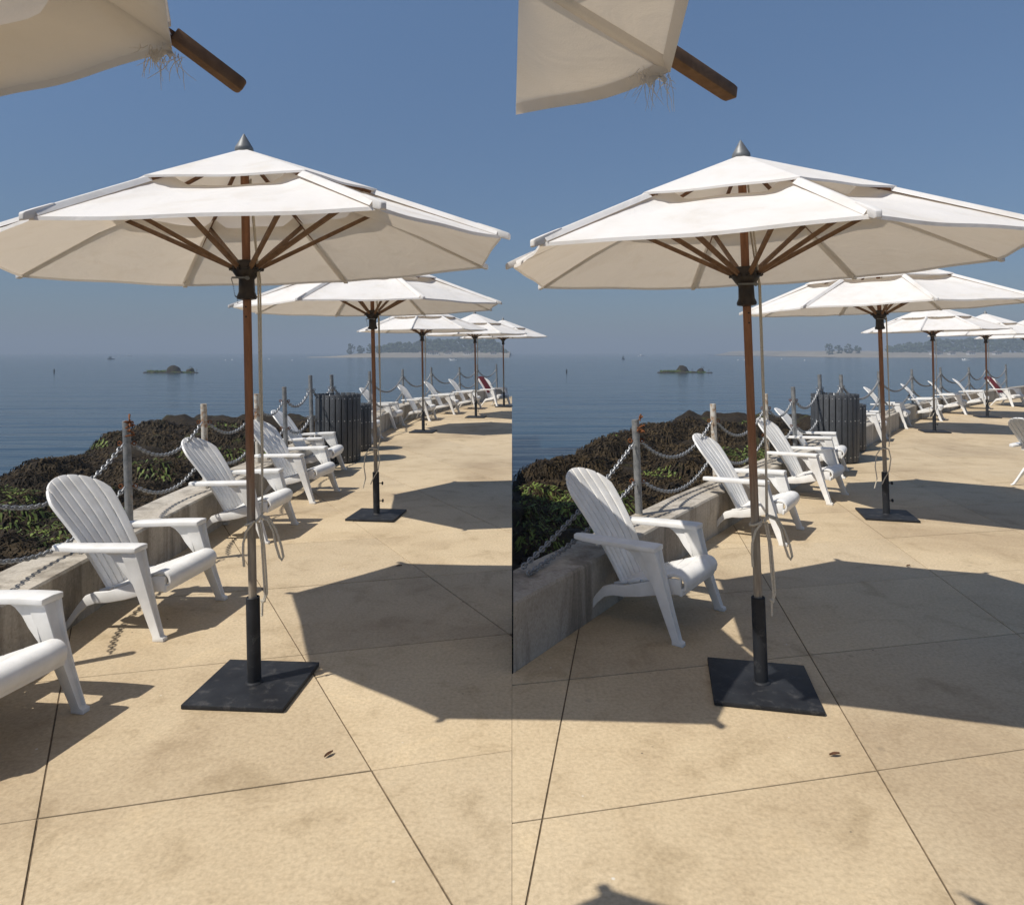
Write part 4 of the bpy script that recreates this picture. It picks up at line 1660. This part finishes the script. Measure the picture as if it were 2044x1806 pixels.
    for q, (xo, yo, a, hgt) in enumerate(((-2, 0, 15, 22), (32, 1, 10, 13), (-40, 2, 12, 6), (-22, 1, 12, 5), (15, 2, 10, 4.5), (-52, 3, 6, 3), (46, 3, 8, 2.5), (-8, 3, 18, 4))):
        o = obj('islet_rock', BOULD[q % 5])
        o.location = c0 + Vector((xo * s, (2 - yo) * 6 * s, -hgt * s * 0.25))
        o.scale = (a * s, a * s * 0.9, hgt * s * 1.45)
        o.rotation_euler = (0, 0, q)
        tag(o, '%s weedy rock of the small islet out in the %s half sea' % (('largest', 'right hand large', 'green left', 'low middle left', 'low middle right', 'leftmost small', 'rightmost small', 'flat front')[q], HALF[side]), 'rock', 'islet rocks of the %s half' % HALF[side])
    mb = MB()
    for q in range(500):
        xo = rng.uniform(-50, 40)
        hh = rng.uniform(0, 4.5) if xo < -14 else rng.uniform(0, 1.5)
        c_ = c0 + Vector((xo * s, rng.uniform(-6, 2) * s, hh * s))
        a = rng.uniform(0, 6.28)
        d_ = Vector((math.cos(a), math.sin(a) * .5, rng.uniform(-.3, .6))) * s * 2.2
        e_ = Vector((0, 0, 1)) * s * 0.9
        mb.add([c_ - d_, c_ + d_, c_ + d_ + e_, c_ - d_ + e_], [(0, 1, 2, 3)])
    o = mb.build('islet_seaweed', M['green_weed'])
    tag(o, 'yellow green weed on the islet in the %s half sea' % HALF[side], 'seaweed', kind='stuff')
    for q, (xo, hgt) in enumerate(((33, 9.5), (14, 5.0), (47, 3.2), (37, 9.0))):
        root = empty('sea_bird', c0 + Vector((xo * s, 1.5 * s, hgt * s)))
        MB().tube([(-1.2 * s, 0, 0.2 * s), (-0.2 * s, 0, 1.2 * s), (0.3 * s, 0, 2.2 * s), (0.45 * s, 0, 3.0 * s), (0.9 * s, 0, 3.5 * s), (1.5 * s, 0, 3.5 * s)], [0.15 * s, 0.6 * s, 0.7 * s, 0.3 * s, 0.35 * s, 0.06 * s], 7).build('body', M['bird_black'], root)
        tag(root, 'dark sea bird perched on the islet, %s, %s half' % (('on the right rock', 'beside the largest rock', 'at the far right tip', 'on the right slope')[q], HALF[side]), 'bird', 'birds on the %s islet' % HALF[side])

# ------------------------------------------------------------------ small things on the floor
for side in (0, 1):
    for q, (x, y, nm) in enumerate(((656, 1507, 'dry brown leaf on the floor right of the umbrella base'), (797, 1130, 'small dry leaf on the floor beyond the umbrella base'))):
        p = gp(side, x, y, 0.004)
        rows = []
        a = random.uniform(0, 3)
        d_, s_ = Vector((math.cos(a), math.sin(a), 0)), Vector((-math.sin(a), math.cos(a), 0))
        for k in range(6):
            t = k / 5
            wd = 0.009 * math.sin(PI * (0.05 + 0.9 * t))
            rows.append([p + d_ * (t - .5) * 0.045 + s_ * wd * e_ + Vector((0, 0, 0.002 + 0.006 * abs(e_) + 0.004 * t)) for e_ in (-1, 0, 1)])
        o = MB().slab(rows, 0.0012).build('dry_leaf', M['leaf_dry'], smooth=60)
        tag(o, nm + ', %s half' % HALF[side], 'leaf')

# ------------------------------------------------------------------ sea air
HAZE_DENSITY = 0.0015
mb = MB().box((-6500, -100, -4.0), (6500, 6500, 40))
o = mb.build('haze', None)
m = bpy.data.materials.new('haze')
m.use_nodes = True
nt = m.node_tree
nt.nodes.clear()
pv = nt.nodes.new('ShaderNodeVolumePrincipled')
pv.inputs['Color'].default_value = (0.44, 0.51, 0.60, 1)
pv.inputs['Density'].default_value = HAZE_DENSITY
pv.inputs['Anisotropy'].default_value = 0.0
ou = nt.nodes.new('ShaderNodeOutputMaterial')
nt.links.new(pv.outputs[0], ou.inputs['Volume'])
o.data.materials.append(m)
tag(o, 'thin blue grey sea haze', kind='stuff')
